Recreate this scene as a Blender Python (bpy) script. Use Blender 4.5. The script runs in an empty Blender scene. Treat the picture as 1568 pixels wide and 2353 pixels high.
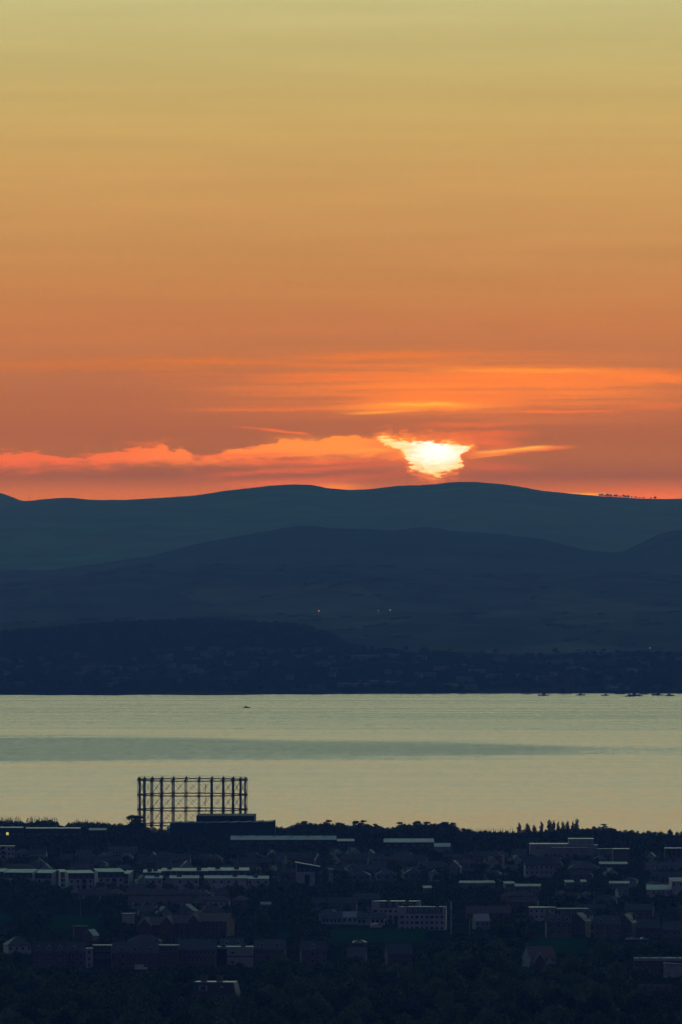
import bpy, math, random
import numpy as np

# ------------------------------------------------------------------ frame of reference
# Camera on a hill top at (0, 0, CZ) looking along +Y over the town and the firth. All in metres.
PX = 4.53e-5          # tangent covered by one pixel of a 1568-wide view
CU, HV, CZ = 784.0, 1226.0, 230.0
R = math.radians
SC = bpy.context.scene
COL = SC.collection
rng = random.Random(7)

# ------------------------------------------------------------------ camera
cam_d = bpy.data.cameras.new('camera')
cam = bpy.data.objects.new('camera', cam_d)
COL.objects.link(cam)
cam_d.sensor_fit = 'VERTICAL'
cam_d.sensor_height = 36.0
cam_d.lens = 18.0 / (1176.5 * PX)
cam_d.clip_start = 1.0
cam_d.clip_end = 120000.0
cam.location = (0, 0, CZ)
cam.rotation_euler = (R(90) + 49.5 * PX, 0, 0)
SC.camera = cam

# ------------------------------------------------------------------ shader expression helper
class E:
    """A shader value: operators on it add Math nodes."""
    def __init__(s, nt, v): s.nt, s.v = nt, v
    def op(s, o, *a, clamp=False):
        n = s.nt.nodes.new('ShaderNodeMath'); n.operation = o; n.use_clamp = clamp
        for i, q in enumerate((s,) + a):
            q = q.v if isinstance(q, E) else q
            if isinstance(q, (int, float)): n.inputs[i].default_value = q
            else: s.nt.links.new(q, n.inputs[i])
        return E(s.nt, n.outputs[0])
    def __add__(s, b): return s.op('ADD', b)
    __radd__ = __add__
    def __sub__(s, b): return s.op('SUBTRACT', b)
    def __rsub__(s, b): return (s * -1.0) + b
    def __mul__(s, b): return s.op('MULTIPLY', b)
    __rmul__ = __mul__
    def __truediv__(s, b): return s.op('DIVIDE', b)
    def __pow__(s, b): return s.op('POWER', b)
    def abs(s): return s.op('ABSOLUTE')
    def max(s, b): return s.op('MAXIMUM', b)
    def min(s, b): return s.op('MINIMUM', b)
    def clamp(s): return s.op('ADD', 0.0, clamp=True)
    def gauss(s): return (s * s * -1.0).op('EXPONENT')
    def step(s, a, b):
        n = s.nt.nodes.new('ShaderNodeMapRange'); n.interpolation_type = 'SMOOTHSTEP'
        s.nt.links.new(s.v, n.inputs[0])
        for k, q in ((1, a), (2, b)):
            if isinstance(q, E): s.nt.links.new(q.v, n.inputs[k])
            else: n.inputs[k].default_value = q
        return E(s.nt, n.outputs[0])
    def curve(s, pts, lo, hi, ylo, yhi):
        """piecewise curve through pts (x, y)"""
        n = s.nt.nodes.new('ShaderNodeFloatCurve')
        c = n.mapping.curves[0]
        q = [((x - lo) / (hi - lo), (y - ylo) / (yhi - ylo)) for x, y in pts]
        c.points[0].location = q[0]; c.points[1].location = q[-1]
        for a in q[1:-1]: c.points.new(*a)
        n.mapping.use_clip = False
        n.mapping.update()
        s.nt.links.new(((s - lo) / (hi - lo)).clamp().v, n.inputs['Value'])
        return E(s.nt, n.outputs[0]) * (yhi - ylo) + ylo

def noise(nt, x, y, z=0.0, scale=1.0, detail=3.0, rough=0.55, dist=0.0):
    c = nt.nodes.new('ShaderNodeCombineXYZ')
    for i, q in enumerate((x, y, z)):
        if isinstance(q, E): nt.links.new(q.v, c.inputs[i])
        else: c.inputs[i].default_value = q
    n = nt.nodes.new('ShaderNodeTexNoise')
    n.inputs['Scale'].default_value = scale; n.inputs['Detail'].default_value = detail
    n.inputs['Roughness'].default_value = rough; n.inputs['Distortion'].default_value = dist
    nt.links.new(c.outputs[0], n.inputs['Vector'])
    return E(nt, n.outputs[0])

def mixc(nt, f, a, b, mode='MIX'):
    n = nt.nodes.new('ShaderNodeMix'); n.data_type = 'RGBA'; n.blend_type = mode
    n.clamp_factor = False
    for i, q in ((0, f), (6, a), (7, b)):
        if isinstance(q, E): q = q.v
        if isinstance(q, (int, float)): n.inputs[i].default_value = q
        elif isinstance(q, (tuple, list)): n.inputs[i].default_value = (*q[:3], 1)
        else: nt.links.new(q, n.inputs[i])
    return n.outputs[2]

# ------------------------------------------------------------------ sky (world)
SUN_AZ, SUN_EL = (1000 - CU) * PX, (HV - 1052) * PX
world = bpy.data.worlds.new('World'); SC.world = world; world.use_nodes = True
wt = world.node_tree
bg = wt.nodes['Background']
tc = wt.nodes.new('ShaderNodeTexCoord')
sx = wt.nodes.new('ShaderNodeSeparateXYZ'); wt.links.new(tc.outputs['Generated'], sx.inputs[0])
dx, dy, dz = (E(wt, sx.outputs[i]) for i in range(3))
fy = dy.max(0.02)
U = dx / fy / PX + CU                      # direction to the right of north, in view units
V = HV - dz / fy / PX                      # direction above the horizon
FRONT = dy.step(0.55, 0.8)
WINDOW = (U - 784).abs().step(2300, 1500) * V.step(740, 800) * V.step(1240, 1200) * FRONT
# clear sky towards the sunset: colour against elevation   (sin(elevation), r, g, b)
WEST = [(0.0, 0.8628, 0.2207, 0.0), (0.0042, 0.8628, 0.2407, 0.0), (0.006, 0.4575, 0.1404, 0.0), (0.008, 0.5363, 0.1695, 0.0), (0.011, 0.5107, 0.1549, 0.0295), (0.016, 0.5323, 0.1822, 0.0544), (0.0215, 0.624, 0.2206, 0.0621), (0.0284, 0.6106, 0.2852, 0.0877), (0.036, 0.63, 0.3536, 0.1169), (0.0428, 0.6134, 0.4151, 0.1439), (0.05, 0.5743, 0.4708, 0.1909), (0.0555, 0.5971, 0.5336, 0.2466), (0.075, 0.78, 0.77, 0.56), (0.1, 0.83, 0.89, 0.74), (0.17, 0.62, 0.91, 0.88), (0.3, 0.2, 0.58, 0.55), (0.55, 0.045, 0.115, 0.15), (1.0, 0.026, 0.058, 0.105)]
EAST = [(0.0, .036, .030, .066), (.10, .039, .031, .075), (.30, .026, .029, .082), (1.0, .026, .056, .105)]
def ramp(stops):
    n = wt.nodes.new('ShaderNodeValToRGB'); cr = n.color_ramp
    while len(cr.elements) < len(stops): cr.elements.new(0.5)
    for e, s in zip(cr.elements, stops):
        e.position = s[0] ** 0.4; e.color = (*s[1:], 1)
    wt.links.new((dz.max(0.0) ** 0.4).v, n.inputs[0])
    return n.outputs[0]
hor = ((dx * dx + dy * dy).op('SQRT')).max(0.001)
cosaz = (dx * math.sin(SUN_AZ) + dy * math.cos(SUN_AZ)) / hor
base = mixc(wt, cosaz.step(-0.15, 0.95), ramp(EAST), ramp(WEST))
nish = wt.nodes.new('ShaderNodeTexSky'); nish.sky_type = 'NISHITA'; nish.sun_disc = False
nish.sun_elevation = R(0.5); nish.sun_rotation = SUN_AZ; nish.altitude = 230; nish.dust_density = 3.0
ns = wt.nodes.new('ShaderNodeVectorMath'); ns.operation = 'SCALE'
wt.links.new(nish.outputs[0], ns.inputs[0]); wt.links.new((dz.step(0.08, 0.4) * 0.05).v, ns.inputs['Scale'])
sky = mixc(wt, 1.0, base, ns.outputs[0], 'ADD')

# faint high haze streaks over the whole evening sky
hs = noise(wt, U / 900, V / 60, 3.1, detail=4, rough=.6)
sky = mixc(wt, FRONT, sky, mixc(wt, 1.0, sky, mixc(wt, hs.step(.3, .75), (.965, .96, .965), (1.04, 1.035, 1.03)), 'MULTIPLY'))

clear_sky = sky
# clouds lit by the sun behind them; they only fill a low window of the sky, where their nodes are evaluated
wx = noise(wt, U / 70, V / 22, 1.7, detail=5, rough=.62) - .5
wy = noise(wt, U / 60, V / 20, 9.3, detail=5, rough=.62) - .5
fine = noise(wt, U / 30, V / 9, 4.4, detail=5, rough=.65, dist=.6)
streak = noise(wt, U / 420 + V / 260, V / 13, 6.2, detail=4, rough=.6)
streak2 = noise(wt, U / 160, V / 8 - U / 700, 2.2, detail=3, rough=.6)
def line(u0, v0, u1, v1, w, soft_u=60.0, bend=0.0):
    """a thin cloud streak from (u0,v0) to (u1,v1), w thick"""
    t = (U - u0) / (u1 - u0)
    vc = v0 + t * (v1 - v0) + t * (1 - t) * bend
    d = (V + wy * (w * 2.2) + (streak2 - .5) * (w * 1.4) - vc) / w
    s = abs(soft_u / (u1 - u0))
    return d.gauss() * t.step(-s * .6, s) * (1.0 - t).step(-s * .6, s)
def add_cloud(m, col):
    global sky
    sky = mixc(wt, (m * WINDOW).clamp(), sky, col)

top_l = U.curve([(-600, 1046), (0, 1036), (70, 1037), (130, 1047), (210, 1044), (290, 1031), (330, 1024), (375, 1024), (400, 1036),
                 (415, 1030), (450, 1047), (530, 1037), (600, 1023), (650, 1008), (710, 1008), (780, 1004), (860, 1005), (930, 1008), (1000, 1020)], -600, 1000, 990, 1110)
bot_l = U.curve([(-600, 1100), (0, 1092), (100, 1083), (200, 1080), (300, 1071), (430, 1071), (560, 1066), (640, 1063), (800, 1059), (900, 1056), (940, 1066), (1000, 1090)], -600, 1000, 990, 1110)
Vw = V + wy * 40.0 + (fine - .5) * 16.0
band = (Vw - top_l).step(-3.0, 8.0) * (bot_l - V + wx * 60.0).step(-14.0, 34.0) * U.step(1010, 930)
puff = noise(wt, U / 46 + V / 40, V / 17, 12.5, detail=6, rough=.62, dist=.9)
bandm = band * ((puff * .9 + fine * .35 + streak2 * .25 + band * .25).step(.42, 1.15) * .95 + .1)
add_cloud(band * .20 * (streak + .6), (.95, .18, .0))
col_l = mixc(wt, U.step(100, 720), (1.18, .215, .0), (1.45, .40, .0))
add_cloud((bandm * U.step(-1000, 760) * 1.7).clamp(), col_l)
add_cloud(((Vw - 1018).abs() / 5.0).gauss() * ((U - 340) / 40).gauss() * .6, (1.1, .20, .0))
# dark rifts in the band
add_cloud(((V + wy * 12 - 1053) / 4.5).gauss() * ((U - 668) / 60).gauss() * .55, (.55, .14, .02))
add_cloud(((V + wy * 8 - 1022) / 4.0).gauss() * ((U - 852) / 15).gauss() * .8, (.62, .16, .02))

# broad glow of thin cloud above the sun, with streaks
glow = (((U - 1080) / 420).gauss() * ((V - 893) / 60).gauss())
add_cloud(glow * .4, (1.3, .28, .0))
add_cloud(glow * streak.step(.30, .74) * .95, (1.35, .33, .0))
add_cloud(((U - 700) / 420).gauss() * ((V - 850) / 38).gauss() * streak.step(.40, .8) * .55, (.98, .20, .0))
for (u0, v0, u1, v1, w, s, c, k) in (
        (1000, 851, 1430, 853, 4.5, 160, (2.0, .62, .02), .85), (1330, 856, 1640, 872, 7, 130, (1.5, .40, .0), .75),
        (930, 868, 1440, 872, 6, 170, (1.5, .36, .0), .6), (850, 886, 1480, 882, 4.5, 200, (1.6, .44, .0), .7),
        (830, 916, 1240, 918, 8, 170, (1.6, .42, .0), .8), (780, 937, 1150, 933, 6.5, 150, (2.2, .66, .02), .95),
        (800, 951, 960, 944, 2.6, 60, (2.6, .9, .03), .8), (880, 928, 1060, 929, 3.5, 70, (3.2, 1.25, .05), .85),
        (440, 941, 800, 939, 2.8, 120, (1.1, .22, .0), .55), (1190, 945, 1420, 946, 2.2, 60, (1.2, .22, .0), .7),
        (1400, 942, 1600, 931, 4, 80, (1.0, .18, .0), .5), (560, 868, 900, 866, 5, 150, (1.1, .24, .0), .5),
        (-200, 842, 560, 834, 8, 260, (.8, .20, .02), .45), (700, 822, 1070, 814, 5, 140, (1.0, .24, .01), .6),
        (330, 829, 760, 833, 4, 160, (.9, .22, .01), .5),
        (600, 986, 712, 998, 2.4, 26, (1.15, .17, .0), .75), (540, 980, 640, 988, 2.0, 40, (1.0, .14, .0), .45),
        (970, 977, 1190, 974, 4, 80, (.95, .15, .0), .6), (960, 1003, 1220, 996, 7, 90, (1.0, .14, .0), .6),
        (430, 1050, 700, 1043, 3.0, 80, (1.4, .22, .0), .7), (480, 1064, 900, 1060, 5.0, 120, (1.2, .16, .0), .5),
        (470, 1093, 900, 1068, 5.0, 160, (1.1, .14, .0), .55), (560, 1112, 930, 1090, 6, 140, (1.0, .12, .0), .45),
        (790, 1035, 960, 1033, 3.5, 60, (4.0, 1.3, .05), .75), (640, 1022, 920, 1026, 13, 120, (2.6, .75, .0), .75),
        (1060, 1045, 1310, 1027, 3.6, 60, (2.0, .38, .0), .95), (1095, 1040, 1260, 1027, 3.2, 40, (5.0, 1.9, .25), 1.0),
        (1075, 1052, 1180, 1040, 2.4, 50, (2.6, .7, .05), .8), (1060, 1014, 1190, 1022, 10, 70, (1.2, .17, .0), .6),
        (1070, 1072, 1220, 1076, 8, 90, (.95, .11, .0), .45)):
    c = (min(c[0], 1.3), min(.66, max(.16, .20 + .36 * (c[1] - .15))), c[2] * .2)
    add_cloud(line(u0, v0, u1, v1, w * (1.2 if c[1] > .36 else 1.6 if v0 < 960 else 1.3), s) * min(1.0, k * (1.2 if c[1] > .36 or v0 > 960 else .95)), c)
# glow along the ridge
add_cloud(((U - 765) / 60).gauss() * ((V - 1121) / 11).gauss() * .95, (1.35, .40, .0))
add_cloud(((U - 640) / 120).gauss() * ((V - 1114) / 9).gauss() * .6, (1.2, .24, .0))
add_cloud(((U - 1490) / 110).gauss() * ((V - 1141) / 9).gauss() * .9, (1.3, .28, .0))
add_cloud(((U - 1345) / 45).gauss() * ((V - 1136) / 3.0).gauss() * .9, (1.5, .75, .02))
add_cloud(((U - 1520) / 160).gauss() * ((V - 1128) / 14).gauss() * .35, (1.1, .20, .0))
# the hole where the sun burns through
wf = noise(wt, U / 14, V / 7, 7.7, detail=4, rough=.65) - .5
Uw, Vb = U + wx * 46.0 + wf * 26.0, V + wy * 26.0 + wf * 15.0
top_b = Uw.curve([(840, 1060), (860, 1012), (868, 1006), (885, 1003), (905, 1007), (925, 1004), (960, 1011), (1000, 1015), (1040, 1014), (1062, 1018), (1090, 1024), (1100, 1040), (1120, 1080)], 840, 1120, 990, 1110)
bot_b = Uw.curve([(840, 992), (860, 1000), (868, 1009), (885, 1021), (905, 1033), (922, 1044), (936, 1062), (950, 1082), (972, 1090), (1000, 1097), (1018, 1087), (1042, 1083),
                  (1058, 1074), (1064, 1054), (1074, 1034), (1092, 1024), (1100, 1008), (1120, 992)], 840, 1120, 990, 1110)
inb = (Vb - top_b).min(bot_b - Vb)
add_cloud(((U - 990) / 105).gauss() * ((V - 1046) / 44).gauss() * .62, (1.2, .24, .0))
wisp = noise(wt, U / 40 - V / 60, V / 10 + U / 200, 15.5, detail=6, rough=.6, dist=1.2)
inw = inb - 1.5 + (wisp - .5) * 48.0 + wf * 16.0 - (streak2 * .6 + fine * .4).step(.46, .66) * V.step(1030, 1085) * 12.0 - ((U - 1068) / 16).gauss() * ((V - 1047) / 9).gauss() * 14.0
add_cloud(inw.step(-26.0, 4.0) * .85, (1.35, .33, .0))
add_cloud(inw.step(-5.0, 5.0), (1.4, .78, .10))
core = ((U - 1000) / 62).gauss() * ((V - 1042) / 34).gauss()
add_cloud(inw.step(-.5, 9.0), mixc(wt, (wisp * .55 + fine * .4 + core * .45).step(.42, .95), (1.5, 1.12, .75), (1.6, 1.8, 3.6)))
bg2 = wt.nodes.new('ShaderNodeBackground'); mxs = wt.nodes.new('ShaderNodeMixShader')
wt.links.new(clear_sky, bg.inputs[0]); wt.links.new(sky, bg2.inputs[0])
wt.links.new(WINDOW.op('GREATER_THAN', 0.0).v, mxs.inputs[0])
wt.links.new(bg.outputs[0], mxs.inputs[1]); wt.links.new(bg2.outputs[0], mxs.inputs[2])
wt.links.new(mxs.outputs[0], wt.nodes['World Output'].inputs[0])
world.cycles.sampling_method = 'MANUAL'
world.cycles.sample_map_resolution = 2048

# ------------------------------------------------------------------ sun, low behind the cloud
sun_d = bpy.data.lights.new('sun', 'SUN'); sun = bpy.data.objects.new('sun', sun_d); COL.objects.link(sun)
sun_d.energy = 0.25; sun_d.angle = R(0.5); sun_d.color = (1.0, .5, .2)
sun.rotation_euler = (R(90) - R(0.05), 0, math.pi - SUN_AZ)   # already down behind the ridge

SC.view_settings.view_transform = 'Standard'
SC.view_settings.look = 'None'
SC.view_settings.exposure = 0.0
SC.view_settings.gamma = 1.0
SC.render.engine = 'CYCLES'
SC.cycles.max_bounces = 4
SC.cycles.volume_bounces = 0
SC.cycles.use_denoising = True
SC.cycles.sample_clamp_indirect = 3.0

# ------------------------------------------------------------------ materials
MATS = {}
def pmat(name, col, col2=None, scale=1.0, rough=.75, spec=.3, rnd=.0, detail=3.0, coord='Object', stretch=(1, 1, 1), bump=0.0):
    if name in MATS: return MATS[name]
    m = bpy.data.materials.new(name); m.use_nodes = True; MATS[name] = m
    nt = m.node_tree; b = nt.nodes['Principled BSDF']
    b.inputs['Roughness'].default_value = rough; b.inputs['Specular IOR Level'].default_value = spec
    t = nt.nodes.new('ShaderNodeTexCoord'); mp = nt.nodes.new('ShaderNodeMapping'); mp.inputs['Scale'].default_value = stretch
    nt.links.new(t.outputs[coord], mp.inputs[0])
    n = nt.nodes.new('ShaderNodeTexNoise'); n.inputs['Scale'].default_value = scale; n.inputs['Detail'].default_value = detail
    nt.links.new(mp.outputs[0], n.inputs['Vector'])
    c = mixc(nt, E(nt, n.outputs[0]).step(.3, .7), col, col2 or tuple(x * .72 for x in col))
    if rnd:
        oi = nt.nodes.new('ShaderNodeObjectInfo')
        f = E(nt, oi.outputs['Random']) * (2 * rnd) + (1 - rnd)
        cc = nt.nodes.new('ShaderNodeCombineColor')
        for i in range(3): nt.links.new(f.v, cc.inputs[i])
        c = mixc(nt, 1.0, c, cc.outputs[0], 'MULTIPLY')
    nt.links.new(c, b.inputs['Base Color'])
    if bump:
        bn = nt.nodes.new('ShaderNodeBump'); bn.inputs['Strength'].default_value = bump
        nt.links.new(n.outputs[0], bn.inputs['Height']); nt.links.new(bn.outputs[0], b.inputs['Normal'])
    return m
def emat(name, col, s):
    m = bpy.data.materials.new(name); m.use_nodes = True; nt = m.node_tree
    b = nt.nodes['Principled BSDF']; b.inputs['Emission Color'].default_value = (*col, 1); b.inputs['Emission Strength'].default_value = s
    b.inputs['Base Color'].default_value = (*col, 1); MATS[name] = m
    return m

WHITE = pmat('white_render', (.46, .43, .46), (.33, .31, .34), .35, rnd=.1)
CREAM = pmat('cream_render', (.36, .33, .30), (.28, .26, .24), .35, rnd=.15)
GREYW = pmat('grey_harling', (.20, .195, .205), (.13, .13, .14), .4, rnd=.25)
BRICK = pmat('red_brown_brick', (.15, .095, .082), (.10, .068, .06), .8, rnd=.15)
STONE = pmat('weathered_sandstone', (.17, .145, .125), (.11, .095, .085), .6, rnd=.2)
PALEB = pmat('pale_brick', (.40, .37, .33), (.33, .30, .27), 1.2)
DARKW = pmat('dark_cladding', (.055, .055, .065), (.035, .036, .045), .5)
SHEDW = pmat('dark_green_cladding', (.035, .05, .06), (.026, .036, .045), .2, stretch=(4, 4, .2))
BLACKW = pmat('black_cladding', (.018, .02, .026), (.012, .014, .018), .3)
SLATE = pmat('slate', (.085, .085, .095), (.05, .05, .058), .9, rough=.6, rnd=.25, stretch=(1, 1, 3))
TILE = pmat('brown_roof_tile', (.18, .115, .095), (.12, .08, .07), .9, rough=.75, rnd=.25, stretch=(1, 1, 3))
PTILE = pmat('dull_pantile', (.13, .095, .09), (.085, .065, .062), .7, rough=.8, rnd=.2)
DECK = pmat('pale_roof_membrane', (.27, .26, .27), (.11, .11, .12), .35, rough=.55, spec=.35, detail=5)
DECKB = pmat('bright_roof_membrane', (.30, .29, .28), (.10, .10, .10), .22, rough=.45, spec=.45, detail=5)
DECKD = pmat('grey_roof_membrane', (.22, .22, .23), (.13, .13, .14), .12, rough=.42, spec=.5)
SHEET = pmat('pale_sheet_roof', (.40, .38, .41), (.30, .29, .31), .08, rough=.6, spec=.4)
FRAME = pmat('window_frame', (.42, .41, .42), (.34, .33, .34), 2.0)
GLASS = pmat('window_glass', (.02, .022, .028), (.03, .032, .04), .5, rough=.08, spec=.6)
STEEL = pmat('painted_steel', (.030, .062, .066), (.020, .042, .050), .4, rough=.6, spec=.3)
POLE = pmat('galvanised_pole', (.34, .36, .40), (.26, .28, .31), .4, rough=.5)
BARK = pmat('bark', (.05, .042, .035), (.03, .026, .022), 2.0, rough=.9)
CARP = pmat('white_car_paint', (.6, .6, .6), (.55, .55, .55), .3, rough=.3, spec=.5)
TYRE = pmat('tyre_rubber', (.02, .02, .02), (.015, .015, .015), 1)
HULLM = pmat('dark_hull_paint', (.03, .04, .05), (.022, .03, .04), .5, rough=.6)
CABIN = pmat('boat_cabin_paint', (.13, .14, .15), (.09, .10, .11), .5, rough=.6)
LITW = emat('lit_window', (.75, .80, .22), .75)
LITR = emat('lit_red_panel', (.85, .22, .03), .8)
LAMPO = emat('lit_orange_lamp', (1.0, .42, .10), 2.6)
LAMPW = emat('lit_pale_lamp', (1.0, .72, .45), .2)

def leafmat(name, c1, c2, rnd=.3):
    m = bpy.data.materials.new(name); m.use_nodes = True; nt = m.node_tree; b = nt.nodes['Principled BSDF']
    b.inputs['Roughness'].default_value = .7; b.inputs['Specular IOR Level'].default_value = .12
    g = nt.nodes.new('ShaderNodeNewGeometry'); s = nt.nodes.new('ShaderNodeSeparateXYZ'); nt.links.new(g.outputs['Position'], s.inputs[0])
    x, y, z = (E(nt, s.outputs[i]) for i in range(3))
    n = noise(nt, x / 14, y / 40, z / 9, detail=2)
    oi = nt.nodes.new('ShaderNodeObjectInfo')
    f = E(nt, g.outputs['Random Per Island']) * .45 + n * .6 + (E(nt, oi.outputs['Random']) - .5) * (2 * rnd)
    nt.links.new(mixc(nt, f.step(.05, .95), c1, c2), b.inputs['Base Color'])
    MATS[name] = m
    return m
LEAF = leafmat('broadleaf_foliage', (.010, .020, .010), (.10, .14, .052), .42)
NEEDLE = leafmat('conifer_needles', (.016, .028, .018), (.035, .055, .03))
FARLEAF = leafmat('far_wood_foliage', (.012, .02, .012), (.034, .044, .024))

def groundmat(name, cols, cell, jitter=1.0, wood=None):
    """patchwork of fields: Voronoi cells of several earth and grass colours with noise inside"""
    m = bpy.data.materials.new(name); m.use_nodes = True; nt = m.node_tree; b = nt.nodes['Principled BSDF']
    b.inputs['Roughness'].default_value = 1.0; b.inputs['Specular IOR Level'].default_value = 0.0
    g = nt.nodes.new('ShaderNodeNewGeometry')
    mp = nt.nodes.new('ShaderNodeMapping'); mp.inputs['Scale'].default_value = (1 / cell[0], 1 / cell[1], 0)
    nt.links.new(g.outputs['Position'], mp.inputs[0])
    v = nt.nodes.new('ShaderNodeTexVoronoi'); v.inputs['Scale'].default_value = 1.0; v.inputs['Randomness'].default_value = jitter
    nt.links.new(mp.outputs[0], v.inputs['Vector'])
    sc = nt.nodes.new('ShaderNodeSeparateColor'); nt.links.new(v.outputs['Color'], sc.inputs[0])
    r = nt.nodes.new('ShaderNodeValToRGB'); r.color_ramp.interpolation = 'CONSTANT'
    while len(r.color_ramp.elements) < len(cols): r.color_ramp.elements.new(.5)
    for i, (e, c) in enumerate(zip(r.color_ramp.elements, cols)): e.position = i / len(cols); e.color = (*c, 1)
    nt.links.new(sc.outputs[0], r.inputs[0])
    n = nt.nodes.new('ShaderNodeTexNoise'); n.inputs['Scale'].default_value = 3.0; n.inputs['Detail'].default_value = 6
    nt.links.new(mp.outputs[0], n.inputs['Vector'])
    c = mixc(nt, 1.0, r.outputs[0], mixc(nt, E(nt, n.outputs[0]).step(.3, .7), (.7, .7, .7), (1.2, 1.2, 1.2)), 'MULTIPLY')
    nt.links.new(c, b.inputs['Base Color']); MATS[name] = m
    return m
HILLM = groundmat('moorland', [(.11, .19, .09), (.13, .19, .10), (.10, .18, .085), (.125, .185, .10)], (900, 1500))
HEATH = groundmat('dark_heath', [(.065, .088, .05), (.075, .09, .055), (.06, .084, .048)], (700, 1300))
FIELDM = groundmat('distant_fields', [(.085, .095, .06), (.13, .125, .085), (.07, .082, .052), (.12, .115, .08), (.08, .09, .058)], (340, 800))
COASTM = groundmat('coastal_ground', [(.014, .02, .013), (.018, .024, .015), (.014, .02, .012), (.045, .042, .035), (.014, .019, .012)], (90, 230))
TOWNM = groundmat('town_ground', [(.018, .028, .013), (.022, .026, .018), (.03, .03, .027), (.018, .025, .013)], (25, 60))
GRASS = pmat('mown_grass', (.010, .062, .026), (.009, .048, .022), .05, rough=1.0, spec=.0, coord='Object')

# ------------------------------------------------------------------ water
def watermat():
    m = bpy.data.materials.new('firth_water'); m.use_nodes = True; nt = m.node_tree; b = nt.nodes['Principled BSDF']
    b.inputs['Base Color'].default_value = (.015, .04, .04, 1); b.inputs['IOR'].default_value = 1.33
    g = nt.nodes.new('ShaderNodeNewGeometry'); s = nt.nodes.new('ShaderNodeSeparateXYZ'); nt.links.new(g.outputs['Position'], s.inputs[0])
    x, y = E(nt, s.outputs[0]), E(nt, s.outputs[1])
    ss = noise(nt, x / 900, y / 420, 1.0, detail=4, rough=.6)
    s2 = noise(nt, x / 2600 + y / 9000, y / 130, 5.0, detail=3, rough=.65)
    s3 = noise(nt, x / 22, y / 240, 8.0, detail=3, rough=.7)
    yw = y + (ss - .5) * 500.0 + (s3 - .5) * 140
    # wind-ruffled belt across the firth, tapering to the right
    lo = x.curve([(-2500, 9600), (-380, 9690), (-150, 9800), (60, 9870), (220, 10020), (300, 10150), (420, 10160), (2500, 10150)], -2500, 2500, 9000, 11500)
    hi = x.curve([(-2500, 11050), (-380, 10900), (-200, 10880), (-60, 10700), (100, 10640), (220, 10480), (300, 10360), (420, 10330), (2500, 10500)], -2500, 2500, 9000, 11500)
    belt = (yw - lo).step(-160, 260) * (hi - yw).step(-120, 220)
    far = y.step(10500, 12000)
    mott = (s2.step(.35, .7) * .6 + ss.step(.35, .75) * .4)
    near = y.step(9300, 7600)
    s4 = noise(nt, x / 9, y / 85, 3.0, detail=3, rough=.7)
    rough = .19 + belt * (.085 + s4 * .11) + mott * .05 * (1.0 + far * .6) + far * .05 - near * .045 + (s3 - .5) * .08 + (s4 - .5) * .10
    # slicks: thin smooth lines of calm water
    for (yy, sl, w) in ((11190, .10, 34), (12880, .0, 60), (11800, -.05, 30), (10930, -.28, 22), (12350, .03, 30), (9650, -.35, 26), (13350, .0, 40), (9900, .02, 16)):
        q = ((yw * .35 + y * .65 - yy + x * sl) / w).gauss() * noise(nt, x / 400, yy / 97, detail=2).step(.36, .62)
        rough = rough - q * .06
    nt.links.new(rough.max(.02).v, b.inputs['Roughness'])
    bn = nt.nodes.new('ShaderNodeBump'); bn.inputs['Strength'].default_value = .35; bn.inputs['Distance'].default_value = .6
    hgt = noise(nt, x / 9, y / 30, 2.0, detail=4, rough=.7) + noise(nt, x / 40, y / 120, 3.0, detail=2)
    nt.links.new(hgt.v, bn.inputs['Height']); nt.links.new(bn.outputs[0], b.inputs['Normal'])
    return m
WATER = watermat()

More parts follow.
